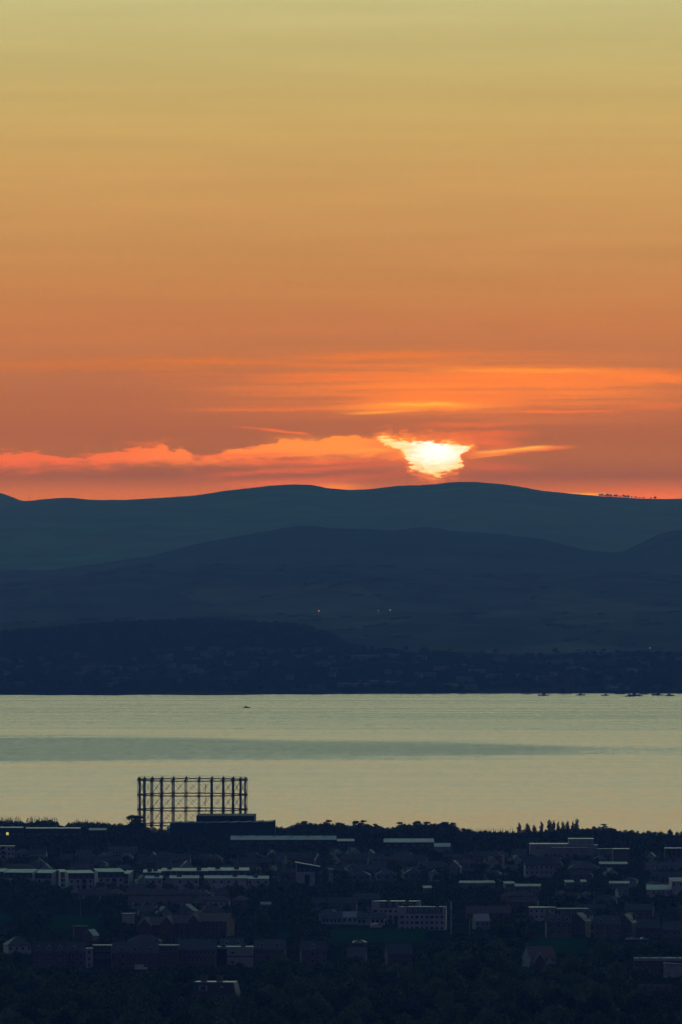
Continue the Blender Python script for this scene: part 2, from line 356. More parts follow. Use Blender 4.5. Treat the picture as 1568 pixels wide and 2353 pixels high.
# ------------------------------------------------------------------ mesh helpers
class MB:
    """collects faces; build() links them as one mesh object"""
    def __init__(s): s.v, s.f, s.mi = [], [], []
    def add(s, vs, fs, mi=0):
        o = len(s.v); s.v += [tuple(q) for q in vs]; s.f += [tuple(i + o for i in f) for f in fs]; s.mi += [mi] * len(fs)
        return s
    def box(s, x0, x1, y0, y1, z0, z1, mi=0):
        return s.add([(x0, y0, z0), (x1, y0, z0), (x1, y1, z0), (x0, y1, z0), (x0, y0, z1), (x1, y0, z1), (x1, y1, z1), (x0, y1, z1)],
                     [(0, 3, 2, 1), (4, 5, 6, 7), (0, 1, 5, 4), (1, 2, 6, 5), (2, 3, 7, 6), (3, 0, 4, 7)], mi)
    def prism(s, poly, a0, a1, axis='x', mi=0):
        """poly of (q, z), counter-clockwise, drawn along x or y"""
        n = len(poly)
        vs = [(a, q, z) if axis == 'x' else (q, a, z) for a in (a0, a1) for q, z in poly]
        fs = [tuple(range(n))[::-1], tuple(range(n, 2 * n))] + [(i, (i + 1) % n, n + (i + 1) % n, n + i) for i in range(n)]
        return s.add(vs, fs, mi)
    def bar(s, p, q, w, w2=None, mi=0):
        p, q = np.array(p, float), np.array(q, float); d = q - p; d /= np.linalg.norm(d)
        a = np.cross(d, (0, 0, 1.0) if abs(d[2]) < .9 else (1.0, 0, 0)); a /= np.linalg.norm(a); b = np.cross(d, a)
        w2 = w if w2 is None else w2
        vs = [c + (i * a + j * b) * k / 2 for c, k in ((p, w), (q, w2)) for i, j in ((-1, -1), (1, -1), (1, 1), (-1, 1))]
        return s.add(vs, [(3, 2, 1, 0), (4, 5, 6, 7), (0, 1, 5, 4), (1, 2, 6, 5), (2, 3, 7, 6), (3, 0, 4, 7)], mi)
    def tube(s, pts, rad, n=7, mi=0):
        rings = []
        o = len(s.v)
        for i, p in enumerate(pts):
            p = np.array(p, float); d = np.array(pts[min(i + 1, len(pts) - 1)], float) - np.array(pts[max(i - 1, 0)], float); d /= np.linalg.norm(d)
            a = np.cross(d, (0, 1.0, .01)); a /= np.linalg.norm(a); b = np.cross(d, a)
            for k in range(n):
                t = 2 * math.pi * k / n
                s.v.append(tuple(p + rad[i] * (a * math.cos(t) + b * math.sin(t))))
        for i in range(len(pts) - 1):
            for k in range(n):
                s.f.append((o + i * n + k, o + i * n + (k + 1) % n, o + (i + 1) * n + (k + 1) % n, o + (i + 1) * n + k)); s.mi.append(mi)
        s.f.append(tuple(o + (len(pts) - 1) * n + k for k in range(n))); s.mi.append(mi)
        return s
    def mesh(s, name, mats):
        me = bpy.data.meshes.new(name); me.from_pydata(s.v, [], s.f)
        for m in (mats if isinstance(mats, (list, tuple)) else [mats]): me.materials.append(m)
        if any(s.mi): me.polygons.foreach_set('material_index', s.mi)
        me.update()
        return me
    def build(s, name, mats, parent=None, loc=(0, 0, 0), rz=0.0):
        return put(name, s.mesh(name, mats), parent, loc, rz)
def put(name, me, parent=None, loc=(0, 0, 0), rz=0.0, scale=None):
    o = bpy.data.objects.new(name, me); COL.objects.link(o)
    o.parent = parent; o.location = loc; o.rotation_euler = (0, 0, rz)
    if scale is not None: o.scale = scale
    return o
def tag(o, label=None, cat=None, group=None, kind=None):
    if label: o['label'] = label
    if cat: o['category'] = cat
    if group: o['group'] = group
    if kind: o['kind'] = kind
    return o
def thing(name, label, cat, loc, rz=0.0, group=None):
    o = put(name, None, None, loc, rz); o.empty_display_size = .5
    return tag(o, label, cat, group)

# ------------------------------------------------------------------ ground on the near side
def gz(y):
    y = np.asarray(y, float)
    z = 34 - 18 * np.clip((y - 3600) / 3150, 0, 1.0)
    k = np.clip((y - 6755) / 115, 0, 1); z = z - 6.6 * k * k * (3 - 2 * k)      # bank down to the shore flats
    z = z - 2.4 * np.clip((y - 6870) / 200, 0, 1)
    k = np.clip((y - 7080) / 260, 0, 1); z = z - 11 * k * k * (3 - 2 * k)
    return z + 176 * np.exp(-(y / 600.0) ** 2) * (y > -4000)
def g1(y): return float(gz(y))
def dist(v):
    """distance at which the ground is seen at height v of the view"""
    y = 5000.0
    for _ in range(40): y = min(6735.0, .5 * y + .5 * (CZ - g1(y)) / ((v - HV) * PX))
    return y
def ux(u, y): return (u - CU) * PX * y
def vof(y, z): return HV + (CZ - z) / (PX * y)

ys = np.concatenate([np.linspace(-2400, 2400, 81), np.linspace(2500, 6700, 60), np.linspace(6720, 7400, 80)])
xs = np.concatenate([np.linspace(-9000, -700, 20), np.linspace(-600, 600, 61), np.linspace(700, 9000, 20)])
X, Yg = np.meshgrid(xs, ys)
hill = 176 * np.exp(-(Yg / 600.0) ** 2)
Z = gz(Yg) - hill + 176 * np.exp(-(Yg / 600.0) ** 2 - (X / 900.0) ** 2)
Z += (np.sin(X / 31 + Yg / 57) * np.sin(X / 83 - Yg / 71)) * .5 * (np.abs(Yg) > 900)
def grid(name, X, Y, Z, m, smooth=True):
    ny, nx = X.shape
    v = np.stack([X, Y, Z], -1).reshape(-1, 3)
    i = np.arange(ny * nx).reshape(ny, nx)
    f = np.stack([i[:-1, :-1], i[:-1, 1:], i[1:, 1:], i[1:, :-1]], -1).reshape(-1, 4)
    me = bpy.data.meshes.new(name)
    me.vertices.add(len(v)); me.vertices.foreach_set('co', v.ravel())
    me.loops.add(f.size); me.loops.foreach_set('vertex_index', f.ravel().astype(np.int32))
    me.polygons.add(len(f)); me.polygons.foreach_set('loop_start', np.arange(0, f.size, 4, dtype=np.int32))
    me.polygons.foreach_set('use_smooth', [smooth] * len(f))
    me.update(); me.validate(); me.materials.append(m)
    return put(name, me)
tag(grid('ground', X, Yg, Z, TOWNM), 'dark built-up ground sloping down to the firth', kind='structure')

wv = MB().add([(-10500, 6950, 0), (10500, 6950, 0), (10500, 14600, 0), (-10500, 14600, 0)], [(0, 1, 2, 3)]).build('water', WATER)
tag(wv, 'calm pale firth between the town and the far hills', kind='structure')

# ------------------------------------------------------------------ far side: ridges one behind another
def sm_noise(n, seed, scales):
    r = np.random.RandomState(seed); out = np.zeros(n); x = np.linspace(0, 1, n)
    for k, a in scales:
        p = r.rand(k + 3) * 2 - 1
        t = x * k; i = t.astype(int); f = t - i; f = f * f * (3 - 2 * f)
        out += a * (p[i] * (1 - f) + p[i + 1] * f)
    return out
def noise2(ny, nx, seed, levels):
    r = np.random.RandomState(seed); out = np.zeros((ny, nx))
    for ky, kx, a in levels:
        p = r.rand(ky + 3, kx + 3) * 2 - 1
        ty = np.linspace(0, ky, ny); tx = np.linspace(0, kx, nx)
        iy = ty.astype(int); ix = tx.astype(int); fy = (ty - iy)[:, None]; fx = (tx - ix)[None]
        fy = fy * fy * (3 - 2 * fy); fx = fx * fx * (3 - 2 * fx)
        out += a * ((p[iy][:, ix] * (1 - fy) + p[iy + 1][:, ix] * fy) * (1 - fx) + (p[iy][:, ix + 1] * (1 - fy) + p[iy + 1][:, ix + 1] * fy) * fx)
    return out
RIDGES = {}
def ridge(name, label, prof, Yr, front, zf, back, zb, m, seed, fine=1.5, relief=10.0, u_lo=-1700, u_hi=3270, nx=620, power=1.0, nyf=46):
    """hill range: crest seen along prof at distance Yr, falling to zf over `front` and to zb over `back`"""
    us = np.linspace(u_lo, u_hi, nx)
    pu, pv = zip(*prof)
    # smooth (Catmull-Rom like) crest
    v = np.interp(us, pu, pv)
    k = np.hanning(9); k /= k.sum(); v = np.convolve(np.pad(v, 4, mode='edge'), k, 'valid')
    out = np.clip(np.maximum(-us, us - 1568) / 900, 0, 1)
    v = v + out * sm_noise(nx, seed + 5, [(9, 18), (23, 8)])
    v = v + sm_noise(nx, seed, [(160, fine * .5), (420, fine * .5)])
    zt = CZ - (v - HV) * PX * Yr
    xs = (us - CU) * PX * Yr
    t = np.concatenate([np.linspace(-1, 0, nyf), np.linspace(0, 1, 16)[1:]])
    ny = len(t)
    yy = np.where(t < 0, Yr + t * front, Yr + t * back)
    at = np.abs(t)
    sh = np.where(t < 0, (1 - at) ** power * (.35 + .65 * (1 - at * at)) if power != 1.0 else .5 * (np.cos(np.pi * at) + 1) * .75 + (1 - at) * .25, .5 * (np.cos(np.pi * at) + 1))
    zbase = np.where(t < 0, zf, zb)
    Zr = zbase[:, None] + (zt[None] - zbase[:, None]) * sh[:, None]
    rel = noise2(ny, nx, seed + 9, [(6, 24, relief), (14, 60, relief * .45), (30, 130, relief * .2)])
    Zr = Zr + rel * (np.sin(np.pi * np.clip(at, 0, 1)) ** 1.0)[:, None] * np.where(t < 0, 1, .3)[:, None]
    Xr = np.repeat(xs[None], ny, 0); Yr2 = np.repeat(yy[:, None], nx, 1)
    o = grid(name, Xr, Yr2, Zr, m)
    tag(o, label, kind='structure')
    RIDGES[name] = (xs, yy, Zr)
    return o
def ridge_z(name, x, y):
    xs, yy, Zr = RIDGES[name]
    i = min(max(np.searchsorted(xs, x) - 1, 0), len(xs) - 2); j = min(max(np.searchsorted(yy, y) - 1, 0), len(yy) - 2)
    fx = (x - xs[i]) / (xs[i + 1] - xs[i]); fy = (y - yy[j]) / (yy[j + 1] - yy[j])
    return float((Zr[j, i] * (1 - fx) + Zr[j, i + 1] * fx) * (1 - fy) + (Zr[j + 1, i] * (1 - fx) + Zr[j + 1, i + 1] * fx) * fy)

A = [(-1700, 1140), (-300, 1122), (-40, 1124), (0, 1132), (30, 1143), (52, 1152), (70, 1151), (100, 1147), (150, 1143), (180, 1145), (220, 1149), (300, 1148), (380, 1143), (450, 1138), (485, 1133),
     (520, 1127), (570, 1122), (620, 1116), (660, 1113), (715, 1114), (750, 1121), (800, 1126), (850, 1124), (890, 1119), (920, 1116), (960, 1115), (1000, 1112), (1045, 1107), (1090, 1107), (1140, 1111), (1190, 1117),
     (1240, 1127), (1280, 1131), (1310, 1134), (1380, 1140), (1450, 1144), (1510, 1147), (1568, 1146), (1900, 1150), (3270, 1165)]
ridge('far_hills', 'long teal-grey hill range under the sunset, farthest of all', A, 40000, 12500, 60, 4500, 60, HILLM, 11, fine=.7, relief=16, nx=900)
B = [(-1700, 1330), (0, 1312), (35, 1311), (60, 1308), (80, 1311), (120, 1310), (180, 1300), (260, 1291), (300, 1283), (350, 1278), (400, 1263), (440, 1253), (500, 1240), (560, 1229), (600, 1224), (650, 1214), (680, 1210), (710, 1208),
     (760, 1213), (850, 1217), (910, 1219), (940, 1214), (970, 1211), (1000, 1213), (1050, 1220), (1150, 1227), (1220, 1235), (1250, 1240), (1280, 1248), (1340, 1262), (1400, 1269), (1440, 1266), (1470, 1252), (1500, 1236), (1530, 1222), (1550, 1220), (1568, 1219), (1800, 1205), (3270, 1260)]
ridge('middle_hills', 'grey-blue rounded hills in front of the farthest range', B, 26500, 4300, 60, 2600, 70, HEATH, 23, fine=1.6, relief=9, nx=760)
C = [(-1700, 1350), (0, 1338), (130, 1326), (240, 1308), (320, 1300), (420, 1302), (530, 1295), (640, 1302), (800, 1296), (984, 1310), (1120, 1316), (1300, 1320), (1400, 1312), (1568, 1322), (3270, 1320)]
ridge('upland_fields', 'dim farmland slope below the rounded middle hills', C, 22500, 3500, 40, 1500, 95, FIELDM, 31, fine=2.2, relief=7, nx=760)
D = [(-1700, 1430), (0, 1431), (130, 1428), (300, 1424), (430, 1416), (570, 1411), (780, 1418), (920, 1412), (1010, 1410), (1200, 1413), (1400, 1408), (1568, 1403), (3270, 1400)]
ridge('lower_fields', 'dark patchwork of fields and hedges halfway down to the far shore', D, 18600, 2300, 22, 900, 48, FIELDM, 43, fine=2.0, relief=4, nx=760)
Ep = [(-1700, 1500), (-500, 1478), (0, 1459), (60, 1454), (135, 1447), (240, 1437), (340, 1433), (424, 1430), (520, 1432), (574, 1434), (640, 1438), (698, 1444), (745, 1456), (775, 1470), (800, 1487), (860, 1502), (1000, 1512), (3270, 1530)]
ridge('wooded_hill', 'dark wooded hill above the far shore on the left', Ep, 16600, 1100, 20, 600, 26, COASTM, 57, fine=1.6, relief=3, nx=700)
F = [(-1700, 1506), (0, 1500), (300, 1498), (700, 1500), (880, 1494), (1058, 1503), (1200, 1506), (1330, 1502), (1420, 1500), (1490, 1494), (1568, 1498), (3270, 1500)]
# coastal strip down into the water, with a slightly uneven shore
def coast():
    nx = 760; us = np.linspace(-1900, 3500, nx); Yr = 15600
    v = np.interp(us, *zip(*F)) + sm_noise(nx, 71, [(60, 2.0), (300, 1.4)])
    zt = CZ - (v - HV) * PX * Yr
    shore = np.interp(us, [-1900, 0, 160, 300, 330, 520, 640, 900, 1568, 3500], [13600, 13700, 13660, 13650, 13690, 13660, 13720, 13790, 13830, 13850]) + sm_noise(nx, 72, [(40, 22), (170, 14)])
    t = np.concatenate([np.linspace(-.06, 0, 4), np.linspace(0, 1, 40)[1:], np.linspace(1.02, 1.3, 6)])
    Yy = shore[None] + t[:, None] * (Yr - shore)[None]
    p = np.clip(t, 0, 1)
    prof = np.where(t < 0, 0, 2.2 * (1 - np.exp(-p / .004)))[:, None] + zt[None] * np.where(t > 1, 1 - (t - 1) * 1.4, p ** .9)[:, None]
    Zc = np.where(t < 0, t * 40, 0)[:, None] + prof
    Zc += noise2(len(t), nx, 77, [(8, 40, 2.2), (20, 120, 1.2)]) * np.clip(p * 6, 0, 1)[:, None]
    Xc = np.repeat(((us - CU) * PX * 14600)[None], len(t), 0)
    o = grid('far_shore', Xc, Yy, Zc, COASTM)
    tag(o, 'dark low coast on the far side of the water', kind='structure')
    RIDGES['far_shore'] = (Xc[0], Yy, Zc)
coast()
def coast_z(x, y):
    xs, Yy, Zc = RIDGES['far_shore']
    i = min(max(np.searchsorted(xs, x), 0), len(xs) - 1)
    return float(np.interp(y, Yy[:, i], Zc[:, i]))
def far_z(x, y):
    best = coast_z(x, y) if y < 16100 else -9
    for n in ('wooded_hill', 'lower_fields', 'upland_fields'):
        xs, yy, _ = RIDGES[n]
        if yy[0] <= y <= yy[-1]: best = max(best, ridge_z(n, x, y))
    return best

# ------------------------------------------------------------------ haze: the air between
def haze():
    b = MB().box(-11000, 11000, -2600, 45500, -8.5, 505)
    m = bpy.data.materials.new('haze_air'); m.use_nodes = True; nt = m.node_tree
    nt.nodes.remove(nt.nodes['Principled BSDF'])
    v = nt.nodes.new('ShaderNodeVolumePrincipled')
    v.inputs['Color'].default_value = (.18, .355, 1.0, 1); v.inputs['Absorption Color'].default_value = (1, 1, 1, 1)
    v.inputs['Density'].default_value = 4.2e-5
    nt.links.new(v.outputs[0], nt.nodes['Material Output'].inputs['Volume'])
    tag(b.build('haze', m), 'thin blue evening haze filling the air to the hills', kind='stuff')
haze()

# ------------------------------------------------------------------ trees
def crown_quads(blobs, n, size, seed, up=.25, flat=1.0):
    """leaf-clump quads scattered through and over a set of blobs (x, y, z, rx, rz)"""
    r = np.random.RandomState(seed)
    bl = np.array(blobs, float)
    w = bl[:, 3] * (bl[:, 3] + bl[:, 4]); w /= w.sum()
    k = r.choice(len(bl), n, p=w)
    d = r.normal(size=(n, 3)); d /= np.linalg.norm(d, axis=1)[:, None]
    rad = .55 + .5 * r.rand(n) ** .6
    rad = np.where(r.rand(n) < .12, rad + r.rand(n) * .22, rad)
    c = bl[k, :3] + d * rad[:, None] * np.stack([bl[k, 3], bl[k, 3], bl[k, 4]], 1)
    nrm = d + r.normal(size=(n, 3)) * .55 + np.array([0, 0, up]); nrm /= np.linalg.norm(nrm, axis=1)[:, None]
    a = np.cross(nrm, r.normal(size=(n, 3))); a /= np.linalg.norm(a, axis=1)[:, None]; b = np.cross(nrm, a)
    s = size * (.6 + .8 * r.rand(n))[:, None]
    q = np.stack([c - a * s - b * s * .5 * flat, c + a * s * .3 - b * s * .75 * flat, c + a * s + b * s * .45 * flat, c - a * s * .25 + b * s * .8 * flat], 1)
    return q.reshape(-1, 3)
def quads_mesh(name, v, m):
    n = len(v)
    me = bpy.data.meshes.new(name)
    me.vertices.add(n); me.vertices.foreach_set('co', v.astype(np.float32).ravel())
    me.loops.add(n); me.loops.foreach_set('vertex_index', np.arange(n, dtype=np.int32))
    me.polygons.add(n // 4); me.polygons.foreach_set('loop_start', np.arange(0, n, 4, dtype=np.int32))
    me.update(); me.materials.append(m)
    return me
def broad_blobs(seed, wide=.42, base=.28, n=11):
    """unit-height crown"""
    r = random.Random(seed); out = [(0, 0, .62, wide * .62, .24), (0, 0, .78, wide * .45, .17)]
    for i in range(n):
        t = 2 * math.pi * (i / n) + r.uniform(-.3, .3); h = r.uniform(base + .1, .82)
        q = math.sqrt(max(.05, 1 - ((h - .55) / .42) ** 2)) * wide * r.uniform(.5, .8)
        out.append((q * math.cos(t), q * math.sin(t), h, wide * r.uniform(.28, .46), r.uniform(.09, .15)))
    out.append((r.uniform(-.08, .08), 0, .88, wide * .3, .10))
    return out
def trunk_mesh(name, seed, h=.6, r0=.03, limbs=5, reach=.25):
    r = random.Random(seed); m = MB()
    m.tube([(0, 0, -.06), (.005, 0, .15 * h), (.01, .01, .55 * h), (0, .0, h)], [r0 * 1.3, r0, r0 * .7, r0 * .3])
    for i in range(limbs):
        t = 2 * math.pi * i / limbs + r.uniform(-.4, .4); z = h * r.uniform(.45, .85); L = reach * r.uniform(.7, 1.1)
        m.tube([(0, 0, z), (L * .5 * math.cos(t), L * .5 * math.sin(t), z + L * .35), (L * math.cos(t), L * math.sin(t), z + L * .9)], [r0 * .5, r0 * .32, r0 * .1], n=5)
    return m.mesh(name, BARK)
TREES = {}
def variant(kind, blobs, n, size, seed, trunk, leaf):
    TREES.setdefault(kind, []).append((quads_mesh('crown', crown_quads(blobs, n, size, seed), leaf), trunk, crown_quads(blobs, max(60, n // 6), size * 2.05, seed + 50)))
for i in range(6):
    w = (.40, .46, .36, .50, .42, .33)[i]
    variant('broad', broad_blobs(100 + i, w, n=9 + i), 1900, .026, 10 + i, trunk_mesh('trunk', i), LEAF)
for i in range(3):   # pointed conifers
    r = random.Random(300 + i)
    bl = [(r.uniform(-.02, .02), r.uniform(-.02, .02), z, (1.02 - z) * (.24, .19, .28)[i] * r.uniform(.75, 1.15) + .008, .045) for z in np.linspace(.12, .985, 15)]
    variant('conifer', bl, 900, .026, 30 + i, trunk_mesh('trunk', 20 + i, h=.9, r0=.018, limbs=3, reach=.1), NEEDLE)
for i in range(3):   # slender skyline trees with a bare stem
    r = random.Random(400 + i)
    bl = [(r.uniform(-.03, .03) + (.0, .04, -.02)[i] * z, r.uniform(-.03, .03), z, .11 * math.sin(math.pi * min(1, (z - .22) / .8)) ** .7 * r.uniform(.8, 1.3) + .02, .085) for z in np.linspace(.36, .93, 8)]
    variant('slender', bl, 800, .024, 40 + i, trunk_mesh('trunk', 30 + i, h=.85, r0=.018, limbs=4, reach=.12), LEAF)
for i in range(3):   # wind-shaped pines: flat plates of foliage on open limbs
    r = random.Random(500 + i); bl = []
    for k in range(9):
        z = r.uniform(.5, .95); t = r.uniform(0, 6.28); q = r.uniform(.08, .36) * (1.25 - z)
        bl.append((q * math.cos(t) + .22 * (z - .5), q * math.sin(t), z, r.uniform(.11, .19), r.uniform(.04, .07)))
    variant('pine', bl, 1000, .024, 60 + i, trunk_mesh('trunk', 40 + i, h=.8, r0=.024, limbs=7, reach=.34), NEEDLE)
def tree(kind, i, x, y, z, h, wide, label, group, rz=None, name='tree', cat='tree'):
    c, t, _ = TREES[kind][i % len(TREES[kind])]
    o = thing(name, label, cat, (x, y, z), rng.uniform(0, 6.28) if rz is None else rz, group)
    o.scale = (h * wide, h * wide, h)
    put('trunk', t, o); put('crown', c, o)
    return o
def mass(name, items, m, label, cat='trees'):
    """items: (kind, i, x, y, z, h, wide, rz) joined into one uncountable wood"""
    out = []
    for kind, i, x, y, z, h, wide, rz in items:
        q = TREES[kind][i % len(TREES[kind])][2] * np.array([h * wide, h * wide, h]); c, s = math.cos(rz), math.sin(rz)
        out.append(np.stack([q[:, 0] * c - q[:, 1] * s + x, q[:, 0] * s + q[:, 1] * c + y, q[:, 2] + z], 1))
    o = put(name, quads_mesh(name, np.concatenate(out), m))
    return tag(o, label, cat, kind='stuff')

# ------------------------------------------------------------------ buildings
KEEP = []        # (u0, u1, v_visible_bottom, distance): what must stay in sight
FOOT = []        # (x, y, half width, half depth)
WINM = {}
def window(parent, x, y, z, w, h, rz=0.0, pane=True, fm=None):
    """a framed window set on a wall; local -y is outwards"""
    k = (round(w, 2), round(h, 2), fm.name if fm else '')
    if k not in WINM:
        f = .09
        m = MB()
        m.box(-w / 2, w / 2, -.05, .03, 0, f); m.box(-w / 2, w / 2, -.05, .03, h - f, h)
        m.box(-w / 2, -w / 2 + f, -.045, .03, f, h - f); m.box(w / 2 - f, w / 2, -.045, .03, f, h - f)
        m.box(-w / 2 + f, w / 2 - f, -.04, .02, h * .5 - .04, h * .5 + .04)
        m.box(-w / 2 - .06, w / 2 + .06, -.12, .03, -.08, -.002)
        p = MB().box(-w / 2 + f, w / 2 - f, -.01, .02, f, h - f)
        WINM[k] = (m.mesh('window', fm or FRAME), p.mesh('pane', GLASS))
    o = put('window', WINM[k][0], parent, (x, y, z), rz)
    if pane: put('pane', WINM[k][1], o)
    return o
def hip(m, x0, x1, y0, y1, z, rh, o=.35, t=.18):
    x0 -= o; x1 += o; y0 -= o; y1 += o; d = (y1 - y0) / 2; w = (x1 - x0)
    if w > 2 * d: a, b = (x0 + d * .9, y0 + d, z + rh), (x1 - d * .9, y0 + d, z + rh)
    else: a, b = ((x0 + x1) / 2, y0 + w * .45, z + rh), ((x0 + x1) / 2, y1 - w * .45, z + rh)
    v = [(x0, y0, z), (x1, y0, z), (x1, y1, z), (x0, y1, z), a, b, (x0, y0, z - t), (x1, y0, z - t), (x1, y1, z - t), (x0, y1, z - t)]
    f = [(0, 1, 5, 4), (1, 2, 5), (2, 3, 4, 5), (3, 0, 4)] if w > 2 * d else [(0, 1, 4), (1, 2, 5, 4), (2, 3, 5), (3, 0, 4, 5)]
    return m.add(v, f + [(6, 9, 8, 7), (0, 6, 7, 1), (1, 7, 8, 2), (2, 8, 9, 3), (3, 9, 6, 0)])
def shell(root, W, Dp, He, roof, rh, wm, rm, over=.35, deck=None, slope=0.0):
    """wall and roof of a building with eaves He, front at y = -Dp/2"""
    a, d = W / 2, Dp / 2
    w = MB(); r = MB(); t = .2
    if roof == 'gable':
        w.prism([(-d, -1.5), (d, -1.5), (d, He), (0, He + rh - .12), (-d, He)], -a, a)
        k = rh / d; e = over
        r.prism([(-d - e, He - k * e), (0, He + rh), (d + e, He - k * e), (d + e, He - k * e + t), (0, He + rh + t * 1.3), (-d - e, He - k * e + t)][::-1], -a - over, a + over)
    elif roof == 'gabley':
        w.prism([(-a, -1.5), (a, -1.5), (a, He), (0, He + rh - .12), (-a, He)], -d, d, 'y')
        k = rh / a; e = over
        r.prism([(-a - e, He - k * e), (0, He + rh), (a + e, He - k * e), (a + e, He - k * e + t), (0, He + rh + t * 1.3), (-a - e, He - k * e + t)][::-1], -d - over, d + over, 'y')
    elif roof == 'hip':
        w.box(-a, a, -d, d, -1.5, He - .02); hip(r, -a, a, -d, d, He + .2, rh - .2)
    elif roof == 'mono':      # slopes up towards the back by rh
        w.prism([(-d, -1.5), (d, -1.5), (d, He + rh - .02), (-d, He - .02)], -a, a)
        k = rh / Dp
        r.prism([(-d - over, He - k * over), (d + over, He + rh + k * over), (d + over, He + rh + k * over + .3), (-d - over, He - k * over + .3)], -a - over, a + over)
    elif roof == 'monox':     # slopes down towards the right by rh
        w.prism([(-a, -1.5), (a, -1.5), (a, He - .02), (-a, He + rh - .02)], -d, d, 'y')
        r.prism([(-a - over, He + rh), (a + over, He), (a + over, He + .3), (-a - over, He + rh + .3)], -d - over, d + over, 'y')
    elif roof == 'flat':
        w.box(-a, a, -d, d, -1.5, He + .0); r.box(-a - over, a + over, -d - over, d + over, He + .01, He + rh)
    elif roof == 'mansard':
        w.box(-a, a, -d, d, -1.5, He - .02)
        i = min(1.0, rh * .35)
        v = [(-a - .2, -d - .2, He), (a + .2, -d - .2, He), (a + .2, d + .2, He), (-a - .2, d + .2, He), (-a + i, -d + i, He + rh), (a - i, -d + i, He + rh), (a - i, d - i, He + rh), (-a + i, d - i, He + rh)]
        r.add(v, [(0, 3, 2, 1), (4, 5, 6, 7), (0, 1, 5, 4), (1, 2, 6, 5), (2, 3, 7, 6), (3, 0, 4, 7)])
    wo = w.build('wall', wm, root)
    ro = r.build('roof', rm, root)
    if roof == 'mansard':
        i = min(1.0, rh * .35)
        MB().box(-a + i - .15, a - i + .15, -d + i - .15, d - i + .15, He + rh + .005, He + rh + .22).build('roof_deck', deck or DECKD, ro)
    return wo, ro
def chimney(parent, x, y, z0, z1, m, w=1.1, d=.7, pots=3):
    c = MB().box(x - w / 2, x + w / 2, y - d / 2, y + d / 2, z0, z1); c.box(x - w / 2 - .1, x + w / 2 + .1, y - d / 2 - .1, y + d / 2 + .1, z1, z1 + .18)
    o = c.build('chimney', m, parent)
    q = MB()
    for k in range(pots):
        px_ = x + (k - (pots - 1) / 2) * w * .32
        q.tube([(px_, y, z1 + .18), (px_, y, z1 + .7)], [.14, .11], n=6)
    q.build('chimney_pot', TILE, o)
    return o
def dormer(parent, x, y, z, w, h, dpt, wm, rm, pitch=.7, flat=False):
    b = MB().box(x - w / 2, x + w / 2, y, y + dpt, z, z + h)
    if not flat: b.prism([(x - w / 2, z + h + .004), (x + w / 2, z + h + .004), (x, z + h + pitch)], y + .02, y + dpt, 'y')
    o = b.build('dormer', wm, parent)
    window(o, x, y - .0, z + h * .15, w * .7, h * .75)
    c = MB()
    if flat: c.box(x - w / 2 - .15, x + w / 2 + .15, y - .2, y + dpt, z + h + .01, z + h + .2)
    else: c.prism([(x - w / 2 - .2, z + h - .05), (x, z + h + pitch + .02), (x + w / 2 + .2, z + h - .05), (x + w / 2 + .2, z + h + .1), (x, z + h + pitch + .2), (x - w / 2 - .2, z + h + .1)][::-1], y - .2, y + dpt, 'y')
    c.build('dormer_roof', rm, o)
    return o
def place(name, label, u0, u1, vt, vg, cat='building', rz=0.0, group=None, vis=None, depth=10.0, protect=True):
    """thing standing on the ground seen at vg, as tall as vt; returns root, width, height"""
    y = dist(vg); s = PX * y
    W = (u1 - u0) * s / max(.6, math.cos(rz)); H = (vof(y, g1(y)) - vt) * s
    x = ux((u0 + u1) / 2, y)
    root = thing(name, label, cat, (x, y + depth / 2, g1(y)), rz, group)
    if protect: KEEP.append((u0 - 2, u1 + 2, vis if vis else vg, y))
    FOOT.append((x, y + depth / 2, W / 2 + 2, depth / 2 + 2))
    return root, W, H, s
def winrow(root, W, y, z, n, w, h, x0=None, x1=None, pane=True, fm=None, skip=()):
    x0 = -W / 2 + 1.2 if x0 is None else x0; x1 = W / 2 - 1.2 if x1 is None else x1
    for k in range(n):
        if k in skip or (n > 3 and rng.random() < .12): continue
        x = (x0 + x1) / 2 if n == 1 else x0 + (x1 - x0) * k / (n - 1)
        window(root, x, y, z, w, h, pane=pane, fm=fm)
def block(name, label, u0, u1, vt, vg, roof='gable', rh=3.0, depth=10.0, wm=GREYW, rm=SLATE, rows=2, cols=4, rz=0.0, cat='house', group=None, vis=None,
          win=(1.1, 1.5), chim=0, dorm=0, dorm_w=1.6, over=.35, deck=None, pane=True, top_gap=.7, storey=3.0, flat_dorm=False, fm=None):
    root, W, H, s = place(name, label, u0, u1, vt, vg, cat, rz, group, vis, depth)
    He = H - rh
    shell(root, W, depth, He, roof, rh, wm, rm, over, deck)
    for r in range(rows):
        z = He - top_gap - win[1] - r * storey
        if z < .3: break
        winrow(root, W, -depth / 2, z, cols, *win, pane=pane, fm=fm)
    for k in range(chim):
        x = (-W / 2 + .7) if k == 0 else (W / 2 - .7) if k == 1 else 0.0
        chimney(root, x, 0 if roof in ('gable', 'hip', 'mansard') else depth * .3, He + rh * .3, He + rh + 1.3, STONE if wm is not BRICK else BRICK)
    for k in range(dorm):
        x = -W / 2 + W * (k + .5) / dorm
        if roof == 'mansard': dormer(root, x, -depth / 2 + .05, He + rh * .15, dorm_w, rh * .6, 1.2, WHITE, rm, flat=True)
        else: dormer(root, x, -depth / 2 + .9, He + rh * .22, dorm_w, min(1.7, rh * .5), depth * .3, WHITE, rm, flat=flat_dorm)
    return root, W, H, He, s

